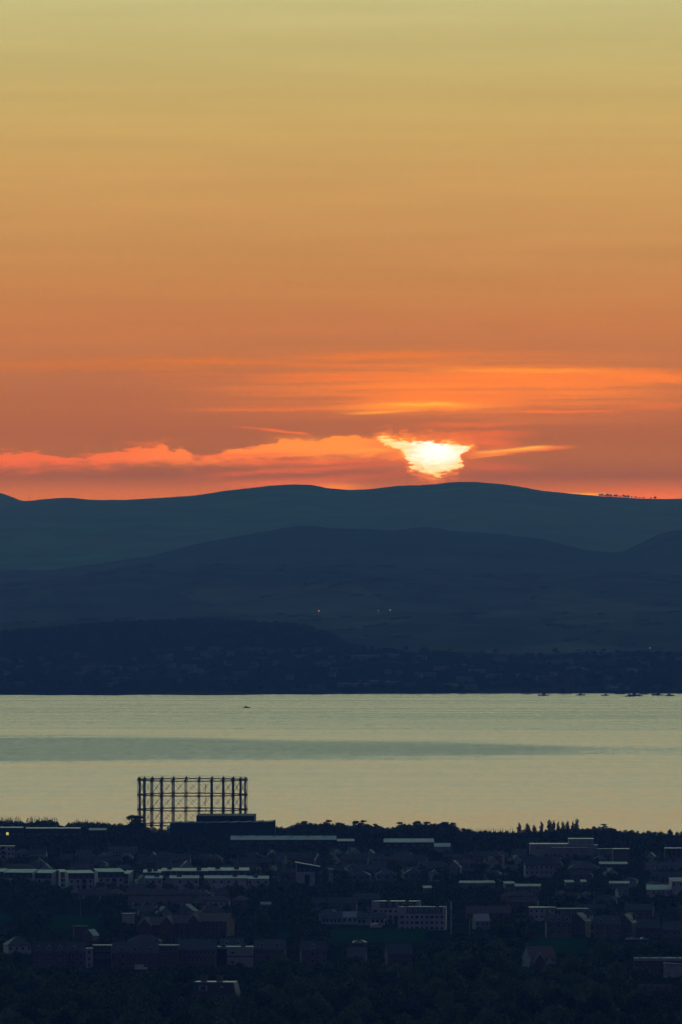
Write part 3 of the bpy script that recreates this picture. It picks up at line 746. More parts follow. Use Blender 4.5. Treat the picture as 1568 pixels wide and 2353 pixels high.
# ------------------------------------------------------------------ gasholder guide frame
def gasholder():
    Yc = 6885.0; RAD = 38.9; N = 26; T = 10.6; zb = g1(Yc)
    top = CZ - (1792 - HV) * PX * Yc - zb          # height of the top ring above the ground
    lv = [top - 3 * T, top - 2 * T, top - T, top]
    root = thing('gasholder', 'tall round dark steel gasholder frame with open lattice sides', 'gasholder', (ux(442.7, Yc), Yc, zb))
    FOOT.append((ux(442.7, Yc), Yc, 46, 46)); KEEP.append((316, 455, 1893, Yc - RAD))
    # lattice column
    c = MB(); w = .46
    for sx_ in (-1, 1):
        for sy in (-1, 1):
            c.bar((sx_ * w, sy * w, -1), (sx_ * w * .92, sy * w * .92, top + .5), .24)
    z = 0.0; k = 1
    while z < top - 1.3:
        for sy in (-1, 1):
            c.bar((-w * k, sy * w, z), (w * k, sy * w, z + 1.3), .12); c.bar((sy * w, -w * k, z), (sy * w, w * k, z + 1.3), .12)
        k = -k; z += 1.3
    for z in lv:
        c.box(-.78, .78, -.78, .78, z - .65, z + .65)
    c.box(-.72, .72, -.72, .72, top + .76, top + 1.1); c.bar((0, 0, top + 1.1), (0, 0, top + 2.3), .5, .2)
    cm = c.mesh('column', STEEL)
    L = 2 * RAD * math.sin(math.pi / N)
    g = MB(); n = 8
    def dep(t): return .16 + .46 * abs(2 * t - 1) ** 1.6
    for i in range(n):
        t0, t1 = i / n, (i + 1) / n; x0, x1 = (t0 - .5) * L, (t1 - .5) * L
        for s_ in (-1, 1): g.bar((x0, 0, s_ * dep(t0)), (x1, 0, s_ * dep(t1)), .40)
        g.bar((x0, 0, -dep(t0) * (1 if i % 2 else -1)), (x1, 0, dep(t1) * (1 if i % 2 else -1)), .13)
    gm = g.mesh('girder', STEEL)
    h = MB()
    for i in range(7): h.bar(((i / 6 - .5) * L, 0, .9), ((i / 6 - .5) * L, 0, 2.0), .07)
    h.bar((-L / 2, 0, 2.0), (L / 2, 0, 2.0), .08); h.bar((-L / 2, 0, 1.5), (L / 2, 0, 1.5), .06)
    hm = h.mesh('handrail', STEEL)
    br = []
    for s_ in (-1, 1):
        b = MB().bar((-s_ * L * .46, 0, .9), (s_ * L * .46, 0, T - .9), .15)
        b.box(-.3, .3, -.1 * s_ - .05, -.1 * s_ + .05, T / 2 - .3, T / 2 + .3)
        br.append(b.mesh('brace', STEEL))
    for k in range(N):
        a = math.radians(6.923 + 360 / N * k + .35)
        put('column', cm, root, (RAD * math.sin(a), -RAD * math.cos(a), 0), a)
        a2 = a + math.pi / N; q = RAD * math.cos(math.pi / N)
        p = (q * math.sin(a2), -q * math.cos(a2))
        for z in lv: put('girder', gm, root, (*p, z), a2)
        put('handrail', hm, root, (*p, top), a2)
        for z in [lv[0] - T] + lv[:3]:
            for b in br: put('brace', b, root, (*p, z), a2)
    # stair winding up between two columns
    s_ = MB(); a = math.radians(13.8 + .35); cx, cy = (RAD + 1.2) * math.sin(a), -(RAD + 1.2) * math.cos(a)
    s_.bar((cx, cy, 0), (cx, cy, top - 1), .18)
    for i in range(int((top - 2) / .42)):
        t = i * .33
        s_.bar((cx, cy, .5 + i * .42), (cx + .95 * math.cos(t), cy + .95 * math.sin(t), .5 + i * .42), .16)
        s_.bar((cx + .95 * math.cos(t), cy + .95 * math.sin(t), .5 + i * .42), (cx + .95 * math.cos(t + .33), cy + .95 * math.sin(t + .33), .92 + i * .42), .07)
    s_.build('spiral_stair', STEEL, root)
gasholder()

# ------------------------------------------------------------------ sheds beside the gasholder
def vents(root, W, depth, z, n, seed, w=1.6, h=.9, m=DARKW):
    r = random.Random(seed)
    me = MB().box(-w / 2, w / 2, -w / 2, w / 2, 0, h); me.box(-w / 2 - .12, w / 2 + .12, -w / 2 - .12, w / 2 + .12, h + .004, h + .14)
    me = me.mesh('roof_vent', m)
    for k in range(n):
        put('roof_vent', me, root, (-W / 2 + W * (k + r.uniform(.25, .75)) / n, r.uniform(-.3, .3) * depth, z))
root, W, H, s = place('warehouse', 'black box-shaped warehouse standing right in front of the gasholder', 453, 586, 1874.5, 1921, 'warehouse', R(-1), None, 1890, 52)
shell(root, W, 52, H - .5, 'flat', .5, BLACKW, BLACKW, .25)
MB().box(-W / 2 - .06, W * .08, -26.1, -25.9, 1, H - 2.0).build('lighter_facet', SHEDW, root)  # lighter tone painted on a flat front for the better-lit left facet
for k in range(7): MB().box(-W / 2 + .7 + k * W * .08, -W / 2 + .9 + k * W * .08, -26.25, -26.1, 1, H - 2.0).build('cladding_rib', SHEDW, root)
root, W, H, s = place('factory_shed', 'broad dark factory shed with a stepped sawtooth roof below the gasholder', 391, 633, 1887.5, 1930, 'shed', R(0), None, 1915, 36)
He = H - 1.6
MB().box(-W / 2, W / 2, -18, 18, -1.5, He).build('wall', SHEDW, root)
nr = 9
for k in range(nr):       # sawtooth bays
    x0 = -W / 2 + W * k / nr; x1 = -W / 2 + W * (k + 1) / nr
    f = (k / (nr - 1)) * 1.1
    MB().prism([(x0, He + .01), (x1 - .02, He + .01), (x1 - .02, He + .75 + f * .8), (x0, He + .25 + f * .55)], -18.3, 18.3, 'y').build('roof_bay', BLACKW, root)
    if k > 3: MB().prism([(x0 + 2, He + .5 + f * .56), (x1 - 1.2, He + .78 + f * .76), (x1 - 1.2, He + .98 + f * .76), (x0 + 2, He + .6 + f * .56)], -18.6, -12.0, 'y').build('rooflight', DECKD, root)
for k in range(12): MB().box(-W / 2 + W * (k + .5) / 12 - .15, -W / 2 + W * (k + .5) / 12 + .15, -18.12, -18.0, 0, He - .4).build('cladding_rib', SHEDW, root)
root, W, H, s = place('long_warehouse', 'long low warehouse with a wide pale grey sheet roof and small vents', 531, 772, 1922.5, 1944, 'warehouse', R(0.5), None, 1937, 34)
He = 4.2
shell(root, W, 34, He, 'gable', H - He - .1, DARKW, SHEET, .4)
for k in range(6):
    x = -W / 2 + W * (k + .55) / 6.2
    MB().box(x - 1.1, x + 1.1, -.9 - 4, .9 - 4, He + 1.2, H - .2).build('roof_vent', DARKW, root)
    MB().box(x + 3.4, x + 4.2, -.6, .2, H - .3, H + .8).build('ridge_cowl', DARKW, root)
for k in range(9): window(root, -W / 2 + W * (k + .5) / 9, -17, 1.6, 3.2, 1.3)

def long_shed(name, label, u0, u1, vt, vg, rm, depth=26, rh=1.2, wm=DARKW, roof='mono', vis=None, nw=6, rz=0.0):
    root, W, H, s = place(name, label, u0, u1, vt, vg, 'shed', rz, None, vis, depth)
    shell(root, W, depth, H - rh, roof, rh, wm, rm, .3)
    for k in range(nw): window(root, -W / 2 + W * (k + .5) / nw, -depth / 2, max(.5, (H - rh) * .35), W / nw * .45, min(1.2, (H - rh) * .35), pane=False)
    return root, W, H
rt, W, H = long_shed('depot', 'low dark depot at the left edge with one bright yellow-green lit window', -30, 52, 1902, 1926, DECKD, 16, .3, vis=1922)
wl = MB().box(-.85, .85, -.06, .02, 0, 1.9).build('lit_window', LITW, rt, (-W / 2 + W * (17.5 + 30) / 82, -8.05, H * .33))
MB().box(-.3, .5, -.09, -.061, .35, .95).build('red_panel', LITR, wl); wl['label'] = 'bright yellow-green lit window'
long_shed('depot', 'long low depot with thin pale roof edge under the left skyline trees', 60, 184, 1903.5, 1921, DECKD, 16, .3, vis=1915)
long_shed('workshop', 'small workshop with a pale roof strip left of the gasholder', 205, 244, 1905, 1921, SHEET, 14, 1.0, vis=1914, nw=3)
long_shed('works_shed', 'low grey shed peeping out between trees under the gasholder', 384, 436, 1899, 1921, SHEET, 14, 1.6, GREYW, vis=1912, nw=5)
long_shed('retail_shed', 'long shed with a pale blue-grey roof strip below the middle skyline', 883, 997, 1931, 1948, SHEET, 30, 1.5, vis=1942)
long_shed('retail_shed', 'short shed with a thin bright roof right of the long pale warehouse', 776, 814, 1931, 1946, DECK, 24, .8, vis=1939, nw=4)
long_shed('curved_hall', 'small pale hall with a sloping roof beside the blue-grey roofed shed', 999, 1035, 1940, 1957, SHEET, 16, 1.8, CREAM, vis=1951, nw=3)

# ------------------------------------------------------------------ the white-and-dark flats in rows
def flats(label, u0, u1, vt, vg, vis, group='flats with bright flat roofs', wm=WHITE, rz=0.0, roof='mono', rm=None, deep=15, bands=True, rh=1.15):
    root, W, H, s = place('flats_block', label, u0, u1, vt, vg, 'flats', rz, group, vis, deep)
    He = H - rh - .3
    shell(root, W, deep, He, roof, rh, wm, rm or DECKB, .5)
    d = -deep / 2
    MB().box(-W / 2 - .06, W / 2 + .06, d - .10, d - .004, He - 3.0, He - .05).build('upper_cladding', DARKW, root)
    n = max(2, int(W / 3.4))
    for r in range(3):
        for k in range(n):
            x = -W / 2 + W * (k + .5) / n
            if r and k % 4 == 2:
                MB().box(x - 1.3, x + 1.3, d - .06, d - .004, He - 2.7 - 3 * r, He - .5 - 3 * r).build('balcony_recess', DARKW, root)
                MB().box(x - 1.4, x + 1.4, d - .95, d - .07, He - 2.95 - 3 * r, He - 2.75 - 3 * r).build('balcony', GREYW, root)
            else: window(root, x, d - (.1 if r == 0 else 0), He - 2.3 - 3 * r, 1.25, 1.5, fm=DARKW if r else FRAME)
    return root, W, H, He
for a in (('white flats block cut off by the left edge under a bright roof', -40, 11, 1998, 2046, 2008), ('white flats under a long bright roof, second block from the left edge', 15, 79, 1999, 2047, 2012),
          ('white flats half hidden by a dark tree, third bright roof from the left', 86, 124, 2000.5, 2046, 2020), ('narrow white flats between two wider bright roofs', 137, 149, 1999.5, 2045, 2026),
          ('wide white flats with four storeys showing at the middle of the row', 153, 210, 2001.5, 2050, 2036), ('white flats whose bright roof is the widest and tilts up to the right', 221, 280, 1997.5, 2048, 2026),
          ('small white flats at the right end of the left row', 287, 300, 2002, 2047, 2030)):
    flats(*a, rz=R(rng.choice((-9, 7, -6, 10))), roof=rng.choice(('mono', 'mono', 'monox')), rh=rng.uniform(.9, 1.5))
for a in (('flats with dark upper floor behind low white roofs, left of the second row', 331, 369, 2000, 2046, 2014), ('flats with dark upper floor in the middle of the second row', 372, 478, 1996.5, 2044, 2013),
          ('flats with dark upper floor at the right end of the second row', 480, 571, 1995.5, 2044, 2013)):
    rt, W, H, He = flats(*a, rz=R(rng.uniform(-4, 4)), wm=CREAM)
    vents(rt, W, 12, H - .9, 2, int(a[1]), 2.6, 1.3)
for k, a in enumerate(((334, 372), (391, 456), (470, 566), (570, 617))):
    root, W, H, s = place('low_wing', ('low white wing at the left of the second row of flats', 'low white wing with a pale roof and a dark box on top', 'longest low white wing in front of the second row of flats', 'low white wing stepping down at the right of the second row')[k], *a, 2015.5 + (0, 0, 0, 1)[k], 2049, 'building', 0, 'low wings in front of the flats', 2027, 20)
    shell(root, W, 20, H - .9, 'mono', .9, WHITE, SHEET, .4)
    winrow(root, W, -10, H - 3.4, max(3, int(W / 4)), 1.4, 1.5)
    vents(root, W, 10, H - .6, 1, k, 2.8, 1.2)

# modern white house with a tilted roof
root, W, H, s = place('modern_house', 'tall white house with a dark central doorway and a tilted bright roof', 681, 733, 1980, 2034, 'house', R(2), None, 2026, 12)
shell(root, W, 12, H - 3.2, 'monox', 2.6, DARKW, DECKB, .7)
q = MB().box(-W / 2 - .1, W / 2 - 2.6, -6.5, -6.01, -1.5, H - 6.0); q.build('white_wall', WHITE, root)
MB().box(-1.9, 1.0, -6.6, -6.51, .3, H - 7.6).build('doorway', BLACKW, root)
for k in range(3): window(root, -W / 2 + 2 + k * 3, -6.0, H - 5.2, .7, 1.2)
block('tower_house', 'narrow pale stair tower beside the tilted-roof white house', 756, 765, 1997, 2032, 'flat', .4, 5, PALEB, DECKD, 3, 1, 0, 'tower', vis=2024, win=(.7, 1.2))

# ------------------------------------------------------------------ left flats, houses and terraces of the middle distance
rt = block('white_flats', 'small white block of flats with dark balconies at the left edge', -12, 33, 1944, 1977, 'flat', .5, 12, WHITE, DECKD, 3, 5, R(4), 'flats', vis=1970, win=(1.3, 1.6))[0]
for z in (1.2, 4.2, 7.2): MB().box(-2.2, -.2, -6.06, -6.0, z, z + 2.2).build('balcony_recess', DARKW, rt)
block('white_cottages', 'pair of pale gabled houses right of the white block of flats', 70, 107, 1952, 1970, 'gable', 3.0, 9, WHITE, SLATE, 1, 4, R(-6), vis=1965, chim=2)
block('grey_cottage', 'grey rendered house next to the white flats at the left', 38, 66, 1951, 1970, 'hip', 2.6, 9, GREYW, SLATE, 1, 3, R(3), vis=1962)
block('white_terrace', 'long thin row of pale terraced houses below the gasholder', 250, 316, 1946, 1964, 'gable', 2.6, 8, WHITE, SLATE, 1, 9, R(1), vis=1957, chim=2)
block('pink_roof_house', 'house with a dull pinkish tiled roof below the factory shed', 478, 511, 1962, 1986, 'hip', 3.6, 10, GREYW, TILE, 1, 4, R(-4), vis=1977)
block('gabled_house', 'grey house with a tall gable end facing the camera', 724, 741, 1963, 1990, 'gabley', 3.4, 9, GREYW, SLATE, 2, 2, R(5), vis=1978, chim=1)
for k, a in enumerate(((812, 852, 2000), (865, 911, 1998), (929, 966, 1996))):
    block('bungalow', ('hip-roofed bungalow at the left of three in a row', 'hip-roofed bungalow with two bright windows, middle of three', 'hip-roofed bungalow at the right of three in a row')[k], a[0], a[1], a[2], a[2] + 27, 'hip', 3.2, 11, GREYW, SLATE, 1, 3, R((-3, 2, 4)[k]), vis=2021, win=(1.8, 1.6), chim=1, group='hip-roofed bungalows')
block('white_gable_house', 'narrow white gable house with a tall chimney, right of the bungalows', 1028, 1060, 1978, 2012, 'gabley', 4.0, 9, GREYW, SLATE, 1, 2, R(-8), vis=2000, chim=2)
for k, a in enumerate(((974, 991, 2037), (1058, 1110, 2025.5), (1112, 1136, 2025), (1160, 1182, 2027), (1185, 1242, 2033), (1300, 1318, 2024), (1336, 1347, 2023), (1402, 1446, 2026.5))):
    root, W, H, s = place('garage_block', ('low building with a small bright roof among dark trees, leftmost of its row', 'low building with a long bright flat roof right of the bungalows', 'low building whose bright roof tilts up to the right', 'low pale building with a pitched bright roof end',
        'low building with the longest bright roof strip of its row', 'low building with a short bright roof above a dark bush', 'tiny low building with a bright roof speck', 'low building with two bright roof strips, one over the other')[k], a[0], a[1], a[2], a[2] + 17, 'building', R((1, -2, 3, 5, -3, 2, 0, -2)[k]), 'low bright-roofed buildings', a[2] + 8, 15)
    shell(root, W, 15, H - 1.1, 'mono', .8, GREYW, DECK, .4)
    winrow(root, W, -7.5, H - 3.0, max(2, int(W / 4)), 1.4, 1.0)
block('white_hall', 'wide white hall with a pale roof at the right edge', 1488, 1542, 2037, 2062, 'mono', 2.0, 20, WHITE, SHEET, 1, 5, R(-2), 'hall', vis=2050)
block('white_gable_hall', 'white hall with a bright roof at the right frame edge, above the wide one', 1542, 1600, 2020, 2062, 'mono', 1.6, 18, WHITE, DECK, 1, 4, R(3), 'hall', vis=2042)
block('white_cottage', 'small white house below the two bright roof strips', 1418, 1440, 2038, 2062, 'gable', 2.6, 8, WHITE, SLATE, 1, 3, R(12), vis=2052)

# ------------------------------------------------------------------ school complex on the right
root, W, H, s = place('school', 'sprawling pale brick school with flat roofs and a taller central block', 1219, 1412, 1930, 1973, 'school', R(0), None, 1961, 40)
k = s
def sb(u0, u1, v0, v1, y0, y1, wm, nm='wing', rm=DECKD, nw=6):
    x0, x1 = (u0 - 1315.5) * k, (u1 - 1315.5) * k; z1 = (1973 - v0) * k
    o = MB().box(x0, x1, y0, y1, -1.5, z1).build(nm, wm, root)
    MB().box(x0 - .3, x1 + .3, y0 - .3, y1 + .3, z1 + .005, z1 + .35).build('roof', rm, o)
    for q in range(nw):
        window(o, x0 + (x1 - x0) * (q + .5) / nw, y0, z1 - 2.6, min(2.4, (x1 - x0) / nw * .6), 1.3, pane=False, fm=GLASS if q % 3 else FRAME)
sb(1219, 1310, 1942, 1973, -8, 14, PALEB, nw=7); sb(1268, 1352, 1949, 1973, -20, -8.1, CREAM, nw=3); sb(1309, 1366, 1931, 1973, 0, 20, PALEB, 'tower', nw=3)
sb(1352.5, 1374, 1944, 1973, -10, -.1, PALEB, nw=2); sb(1368, 1412, 1952, 1973, -16, -10.2, GREYW, nw=4)
block('brick_block', 'dark flat-roofed brick block with two pale windows right of the school', 1409, 1446, 1950.5, 1984, 'flat', .5, 14, BRICK, DECKD, 3, 5, R(1), 'building', vis=1978)
block('steep_house', 'white harled house with a steep slate roof and dormers below the school', 1206, 1270, 1972, 2016, 'gable', 4.2, 10, CREAM, SLATE, 2, 6, R(5), vis=2010, chim=2)
block('domed_hall', 'broad hip-roofed dark house in front of the school', 1308, 1378, 1980, 2008, 'hip', 4.4, 16, STONE, PTILE, 1, 5, 0, vis=1994)
long_shed('market_hall', 'long low hall with a bright thin roof right of the hip-roofed dark house', 1379, 1442, 1983, 2000, DECK, 16, .9, vis=1991)
rt = block('chimney_house', 'pale house with two tall chimney stacks at the right edge', 1505, 1585, 1982, 2012, 'gable', 2.4, 10, CREAM, SLATE, 1, 7, R(1), vis=1994)[0]
for x in (-8.4, 1.2): chimney(rt, x, 0, 5, 11.2, STONE, 1.9, 1.1, 4)
block('flat_roof_block', 'dark flat-roofed block under the skyline at the far right', 1529, 1590, 1949, 1975, 'flat', .5, 14, DARKW, DECKD, 2, 6, 0, 'building', vis=1965)

# ------------------------------------------------------------------ middle strip
for k, a in enumerate(((180, 256, 2045), (294, 402, 2044), (404, 470, 2043), (296, 440, 2061), (442, 528, 2060))):
    block('terrace', ('pale low terrace half hidden by trees below the left flats', 'long dim terrace under the second row of flats', 'hip-roofed terrace with a pale gable beside the long dim terrace', 'white-walled terrace, lower of the two below the flats', 'white-walled terrace ending at dark trees on the right')[k],
          a[0], a[1], a[2], a[2] + 26, 'hip' if k in (2, 4) else 'gable', 2.7, 9, (CREAM, GREYW, GREYW, WHITE, WHITE)[k], PTILE, 1, max(5, int((a[1] - a[0]) / 11)), R((2, -1, 1, -1, -2)[k]), 'terrace', 'low terraces below the flats', vis=a[2] + (11, 9, 10, 10, 12)[k], chim=2)
block('white_gable_block', 'blank bright white wall standing alone beside the playing field', 282, 310, 2098.5, 2122, 'flat', .3, 4, WHITE, DECKD, 0, 0, R(3), 'building', vis=2117)
block('white_roof_shed', 'small shed with a bright white roof strip among dark trees', 600, 622, 2075, 2094, 'mono', .9, 9, GREYW, SHEET, 1, 3, 0, 'shed', vis=2080)
block('small_flats', 'small grey houses left of the gabled halls', 318, 352, 2082, 2104, 'gable', 3, 9, GREYW, SLATE, 1, 3, R(8), vis=2095)
block('small_flats', 'pale house with one gable just above the gabled halls', 410, 450, 2079, 2110, 'gabley', 3.4, 11, GREYW, SLATE, 1, 3, R(-12), vis=2098)
# gabled halls: ridges run into the picture, barge boards pale
def gable_hall(label, u0, u1, vt, vg, apex):
    root, W, H, s = place('gabled_hall', label, u0, u1, vt, vg, 'hall', R(-14), 'brown gabled halls', vg - 8, 16)
    d, a = 8.0, W / 2; rh = 3.6; He = H - rh
    shell(root, W, 16, He, 'gable', rh, BRICK, TILE, .5)
    # cross gable at the left end facing the camera
    g = 3.2; x = -a + g + .4
    MB().prism([(x - g, -1.5), (x + g, -1.5), (x + g, He - .2), (x, He + rh - .5), (x - g, He - .2)], -d - 2.2, -d + 4, 'y').build('gable_wall', BRICK, root)
    MB().prism([(x - g - .5, He - .6), (x, He + rh - .35), (x + g + .5, He - .6), (x + g + .5, He - .25), (x, He + rh + .05), (x - g - .5, He - .25)][::-1], -d - 2.0, -d + 6.5, 'y').build('gable_roof', TILE, root)
    MB().prism([(x - g - .6, He - .75), (x, He + rh - .5), (x + g + .6, He - .75), (x + g + .6, He - .35), (x, He + rh + .08), (x - g - .6, He - .35)][::-1], -d - 2.4, -d - 2.21, 'y').build('barge_board', FRAME, root)
    for k in range(int(W / 2.2)):
        MB().box(-a + 1 + k * 2.2, -a + 1.35 + k * 2.2, -d - .22, -d - .01, 0, He - .4).build('pilaster', STONE, root)
    for k in range(int((W - 8) / 2.2)):
        window(root, -a + 8.6 + k * 2.2, -d, He - 3.2, .9, 2.0)
gable_hall('brown-roofed hall with a pale-edged gable, leftmost of three', 328, 378, 2109, 2150, 0)
gable_hall('brown-roofed hall with a pale-edged gable, middle of three', 378, 440, 2105, 2152, 0)
gable_hall('brown-roofed hall with a pale-edged gable, rightmost and longest of three', 440, 530, 2100, 2152, 0)

# ------------------------------------------------------------------ white flats by the field, and neighbours
for k, (u0, u1, vt, vg, vis, lab) in enumerate(((856, 966, 2071, 2120, 2100, 'rear white block of flats with a dark mansard storey beside the field'), (917, 1026, 2084, 2137, 2128, 'front white block of flats with a dark mansard storey beside the field'))):
    root, W, H, s = place('mansard_flats', lab, u0, u1, vt, vg, 'flats', R(-3), 'white mansard flats', vis, 13)
    rh = 3.1; He = H - rh - .25
    shell(root, W, 13, He, 'mansard', rh, WHITE, SLATE, .3, DECK if k else DECKD)
    n = 7 if k else 6
    dm = MB().box(-.75, .75, 0, 1.0, 0, 1.7); dm.box(-.9, .9, -.15, 1.0, 1.705, 1.85)
    dmm = dm.mesh('dormer', WHITE)
    for q in range(n):
        x = -W / 2 + W * .24 + (W * .72) * q / (n - 1)
        o = put('dormer', dmm, root, (x, -6.45, He + .5)); window(o, 0, 0, .3, 1.0, 1.2)
    MB().box(-W / 2 - .12, -W / 2 + W * .18, -6.9, -2, -1.5, He + rh + .3).build('end_tower', WHITE, root)
    MB().box(W / 2 - 1.6, W / 2 + .12, -6.7, 3, He - .5, He + rh + .35).build('end_parapet', WHITE, root)
    for r in range(3):
        for q in range(9):
            window(root, -W / 2 + 2 + (W - 4) * q / 8, -6.5 if -W / 2 + 2 + (W - 4) * q / 8 > -W / 2 + W * .18 else -6.9, He - 2.4 - 2.9 * r, 1.1 if q % 3 else 1.7, 1.25, fm=DARKW)
    vents(root, W, 6, He + rh + .2, 2, k, 1.8, 1.0)
block('white_semi', 'white two-storey house with a pale roof left of the mansard flats', 788, 822, 2096, 2124, 'gable', 2.6, 8, WHITE, SHEET, 2, 3, R(-2), vis=2118, fm=DARKW)
block('white_semi', 'dim rendered house between the white house and the mansard flats', 822, 884, 2099, 2126, 'gable', 2.6, 9, CREAM, SLATE, 2, 6, R(-2), vis=2120, fm=DARKW)
block('white_terrace', 'white terrace with small dark windows at the edge of the trees, left of the field', 741, 787, 2096, 2124, 'gable', 2.8, 9, WHITE, SLATE, 2, 5, R(-6), vis=2120, fm=DARKW)
block('field_house', 'pale house with a glinting roof right of the tall pole', 1090, 1122, 2101, 2136, 'gable', 3.4, 10, GREYW, SHEET, 2, 3, R(10), vis=2128, chim=1)
block('brown_roof_row', 'long dim row with a brown roof behind the tall pole', 1072, 1174, 2083, 2112, 'gable', 3.4, 10, BRICK, TILE, 1, 9, R(1), 'terrace', vis=2100)
# right-hand stone terraces
block('white_block', 'white flat-roofed block behind the stone terraces, left one', 1217, 1276, 2085, 2118, 'flat', .5, 12, WHITE, DECKD, 2, 5, R(-2), 'building', vis=2104, win=(1.2, 1.4))
block('grey_block', 'low grey flat-roofed block behind the stone terraces, beside the white one', 1280, 1352, 2088, 2118, 'flat', .5, 12, GREYW, DECK, 2, 6, R(0), 'building', vis=2099)
for k, (u0, u1, vt, vg, dm) in enumerate(((1255, 1312, 2102, 2158, 3), (1312, 1352, 2099, 2156, 0), (1366, 1424, 2106, 2158, 2), (1424, 1458, 2102, 2156, 0), (1458, 1516, 2114, 2154, 0), (1524, 1590, 2119, 2156, 0))):
    block('stone_tenement', ('stone house with white dormers at the left end of the right-hand terrace', 'tall stone gable house beside the dormered one, above the small field', 'stone house with white dormers in the middle of the right-hand terrace', 'stone gable house with a lit-looking roof edge in the right-hand terrace', 'low slate-roofed stone row near the right edge', 'pale-windowed low row cut by the right edge')[k],
          u0, u1, vt, vg, 'gabley' if k in (1, 3) else 'gable', 4.0, 11, STONE, SLATE, 3, (5, 3, 5, 3, 5, 6)[k], R((3, -16, 3, -14, 2, -3)[k]), 'house', 'stone terrace on the right', vis=vg - 6, chim=2, dorm=dm, win=(1.1, 1.7))

# ------------------------------------------------------------------ near row of tenements
TG = 'brown tenements along the near street'
def tenement(label, u0, u1, vt, vg, dorm=2, wm=BRICK, rz=0.0, rows=3, cols=6, rh=4.6, bay=None, roof='gable', vis=None):
    root, W, H, He, s = block('tenement', label, u0, u1, vt, vg, roof, rh, 11, wm, SLATE, rows, cols, rz, 'tenement', TG, vis or vg - 12, (1.05, 1.7), 2, dorm, 1.8, storey=3.3)
    MB().box(-W / 2 - .08, W / 2 + .08, -5.72, -5.51, He - .45, He - .1).build('cornice', STONE, root)
    for x in (bay or ()):
        x = x * W / 2
        b = MB().add([(x - 1.7, -5.5, -1), (x - 1.0, -6.6, -1), (x + 1.0, -6.6, -1), (x + 1.7, -5.5, -1), (x - 1.7, -5.5, He + .4), (x - 1.0, -6.6, He + .4), (x + 1.0, -6.6, He + .4), (x + 1.7, -5.5, He + .4), (x, -4.2, He + 2.6)],
                     [(0, 1, 5, 4), (1, 2, 6, 5), (2, 3, 7, 6), (4, 5, 8), (5, 6, 8), (6, 7, 8), (3, 2, 1, 0)]).build('bay', wm, root)
        for r in range(3): window(b, x, -6.6, He - 2.6 - 3.3 * r, 1.6, 1.9)
    return root
tenement('red-brown tenement with two bays and white dormers at the left', 76, 150, 2164, 2226, 3, rz=R(2), cols=7, bay=(.62,), rh=4.8)
tenement('red-brown gabled tenement between two others, left of the pale stair tower', 150, 195, 2166, 2226, 1, rz=R(-3), cols=4, bay=(-.1, .75), rh=4.4)
block('stair_tower', 'pale rendered stair tower squeezed between the brown tenements', 196, 213, 2179, 2226, 'flat', .3, 6, WHITE, DECKD, 3, 1, R(4), 'tower', None, 2216, (1.0, 1.6))
block('dark_infill', 'dark flat-roofed infill building between the stair tower and the next tenement', 215, 256, 2172, 2226, 'flat', .5, 11, DARKW, DECK, 2, 4, 0, 'building', None, 2210)
tenement('brown tenement with two large white dormers in the middle of the near row', 259, 363, 2166, 2228, 3, rz=R(1), cols=9, bay=(-.55,), rh=4.8)
block('flat_tenement', 'flat-roofed brown tenement with a thin bright roof edge', 365, 410, 2172, 2226, 'flat', .5, 11, BRICK, DECK, 3, 4, R(-1), 'tenement', TG, 2214, (1.0, 1.6))
tenement('brown tenement with tall paired windows left of the pale brick block', 410, 497, 2160, 2224, 0, rz=R(-2), cols=9, rh=4.4)
root, W, H, s = place('pale_block', 'flat-roofed pale brick block with a dark glass side and dark band', 498, 582, 2176, 2222, 'building', R(0), None, 2210, 14)
shell(root, W, 14, H - .4, 'flat', .4, PALEB, DECK, .15)
MB().box(-W / 2 - .05, -W / 2 + W * .28, -7.08, -7.01, .5, H - 1.0).build('glass_wall', GLASS, root)
for k in range(5): MB().box(-W / 2 + W * .28 * k / 4 - .06, -W / 2 + W * .28 * k / 4 + .06, -7.16, -7.081, .5, H - 1.0).build('mullion', DARKW, root)
MB().box(-W / 2 + W * .29, W / 2 + .05, -7.06, -7.01, H * .50, H * .50 + .45).build('dark_band', DARKW, root)
for z in (H * .2, H * .68): MB().box(-W * .1, -W * .02, -7.06, -7.01, z, z + .8).build('slot_window', GLASS, root)
vents(root, W, 8, H, 2, 4, 2.2, .7)
tenement('brown house with a wide white dormer pair right of the pale brick block', 586, 656, 2161, 2218, 2, rz=R(-2), cols=6, rh=4.0, vis=2192)
block('pair_house', 'brown house with white dormers just behind the pale brick block', 507, 560, 2158, 2200, 'gable', 3.6, 10, BRICK, SLATE, 1, 5, R(1), 'house', None, 2174, dorm=2)
tenement('brown house with curved gables and a bay between dark trees', 691, 750, 2163, 2226, 1, wm=STONE, rz=R(3), cols=4, bay=(-.1,), rh=4.2, vis=2208)
block('hip_house', 'hip-roofed house with a white wall at the left of the near row', 13, 66, 2152, 2196, 'hip', 4.2, 11, WHITE, SLATE, 2, 4, R(14), 'house', None, 2184)
block('brick_shed', 'brown brick shed in front of the left playing field', 169, 200, 2128, 2160, 'flat', .4, 9, BRICK, PTILE, 1, 2, R(4), 'shed', None, 2150)
block('white_gable_cottage', 'small brick house with one white gable edge beside the brick shed', 200, 220, 2137, 2162, 'gabley', 2.6, 8, BRICK, SHEET, 1, 1, R(-20), 'house', None, 2150)
block('long_hip_roof', 'long low brown hip roof behind the middle tenements', 294, 370, 2148, 2186, 'hip', 3.6, 12, BRICK, PTILE, 1, 6, 0, 'house', None, 2164)
tenement('dim reddish villa among trees below the field', 888, 944, 2170, 2232, 0, rz=R(8), cols=4, rh=4.4, vis=2204)
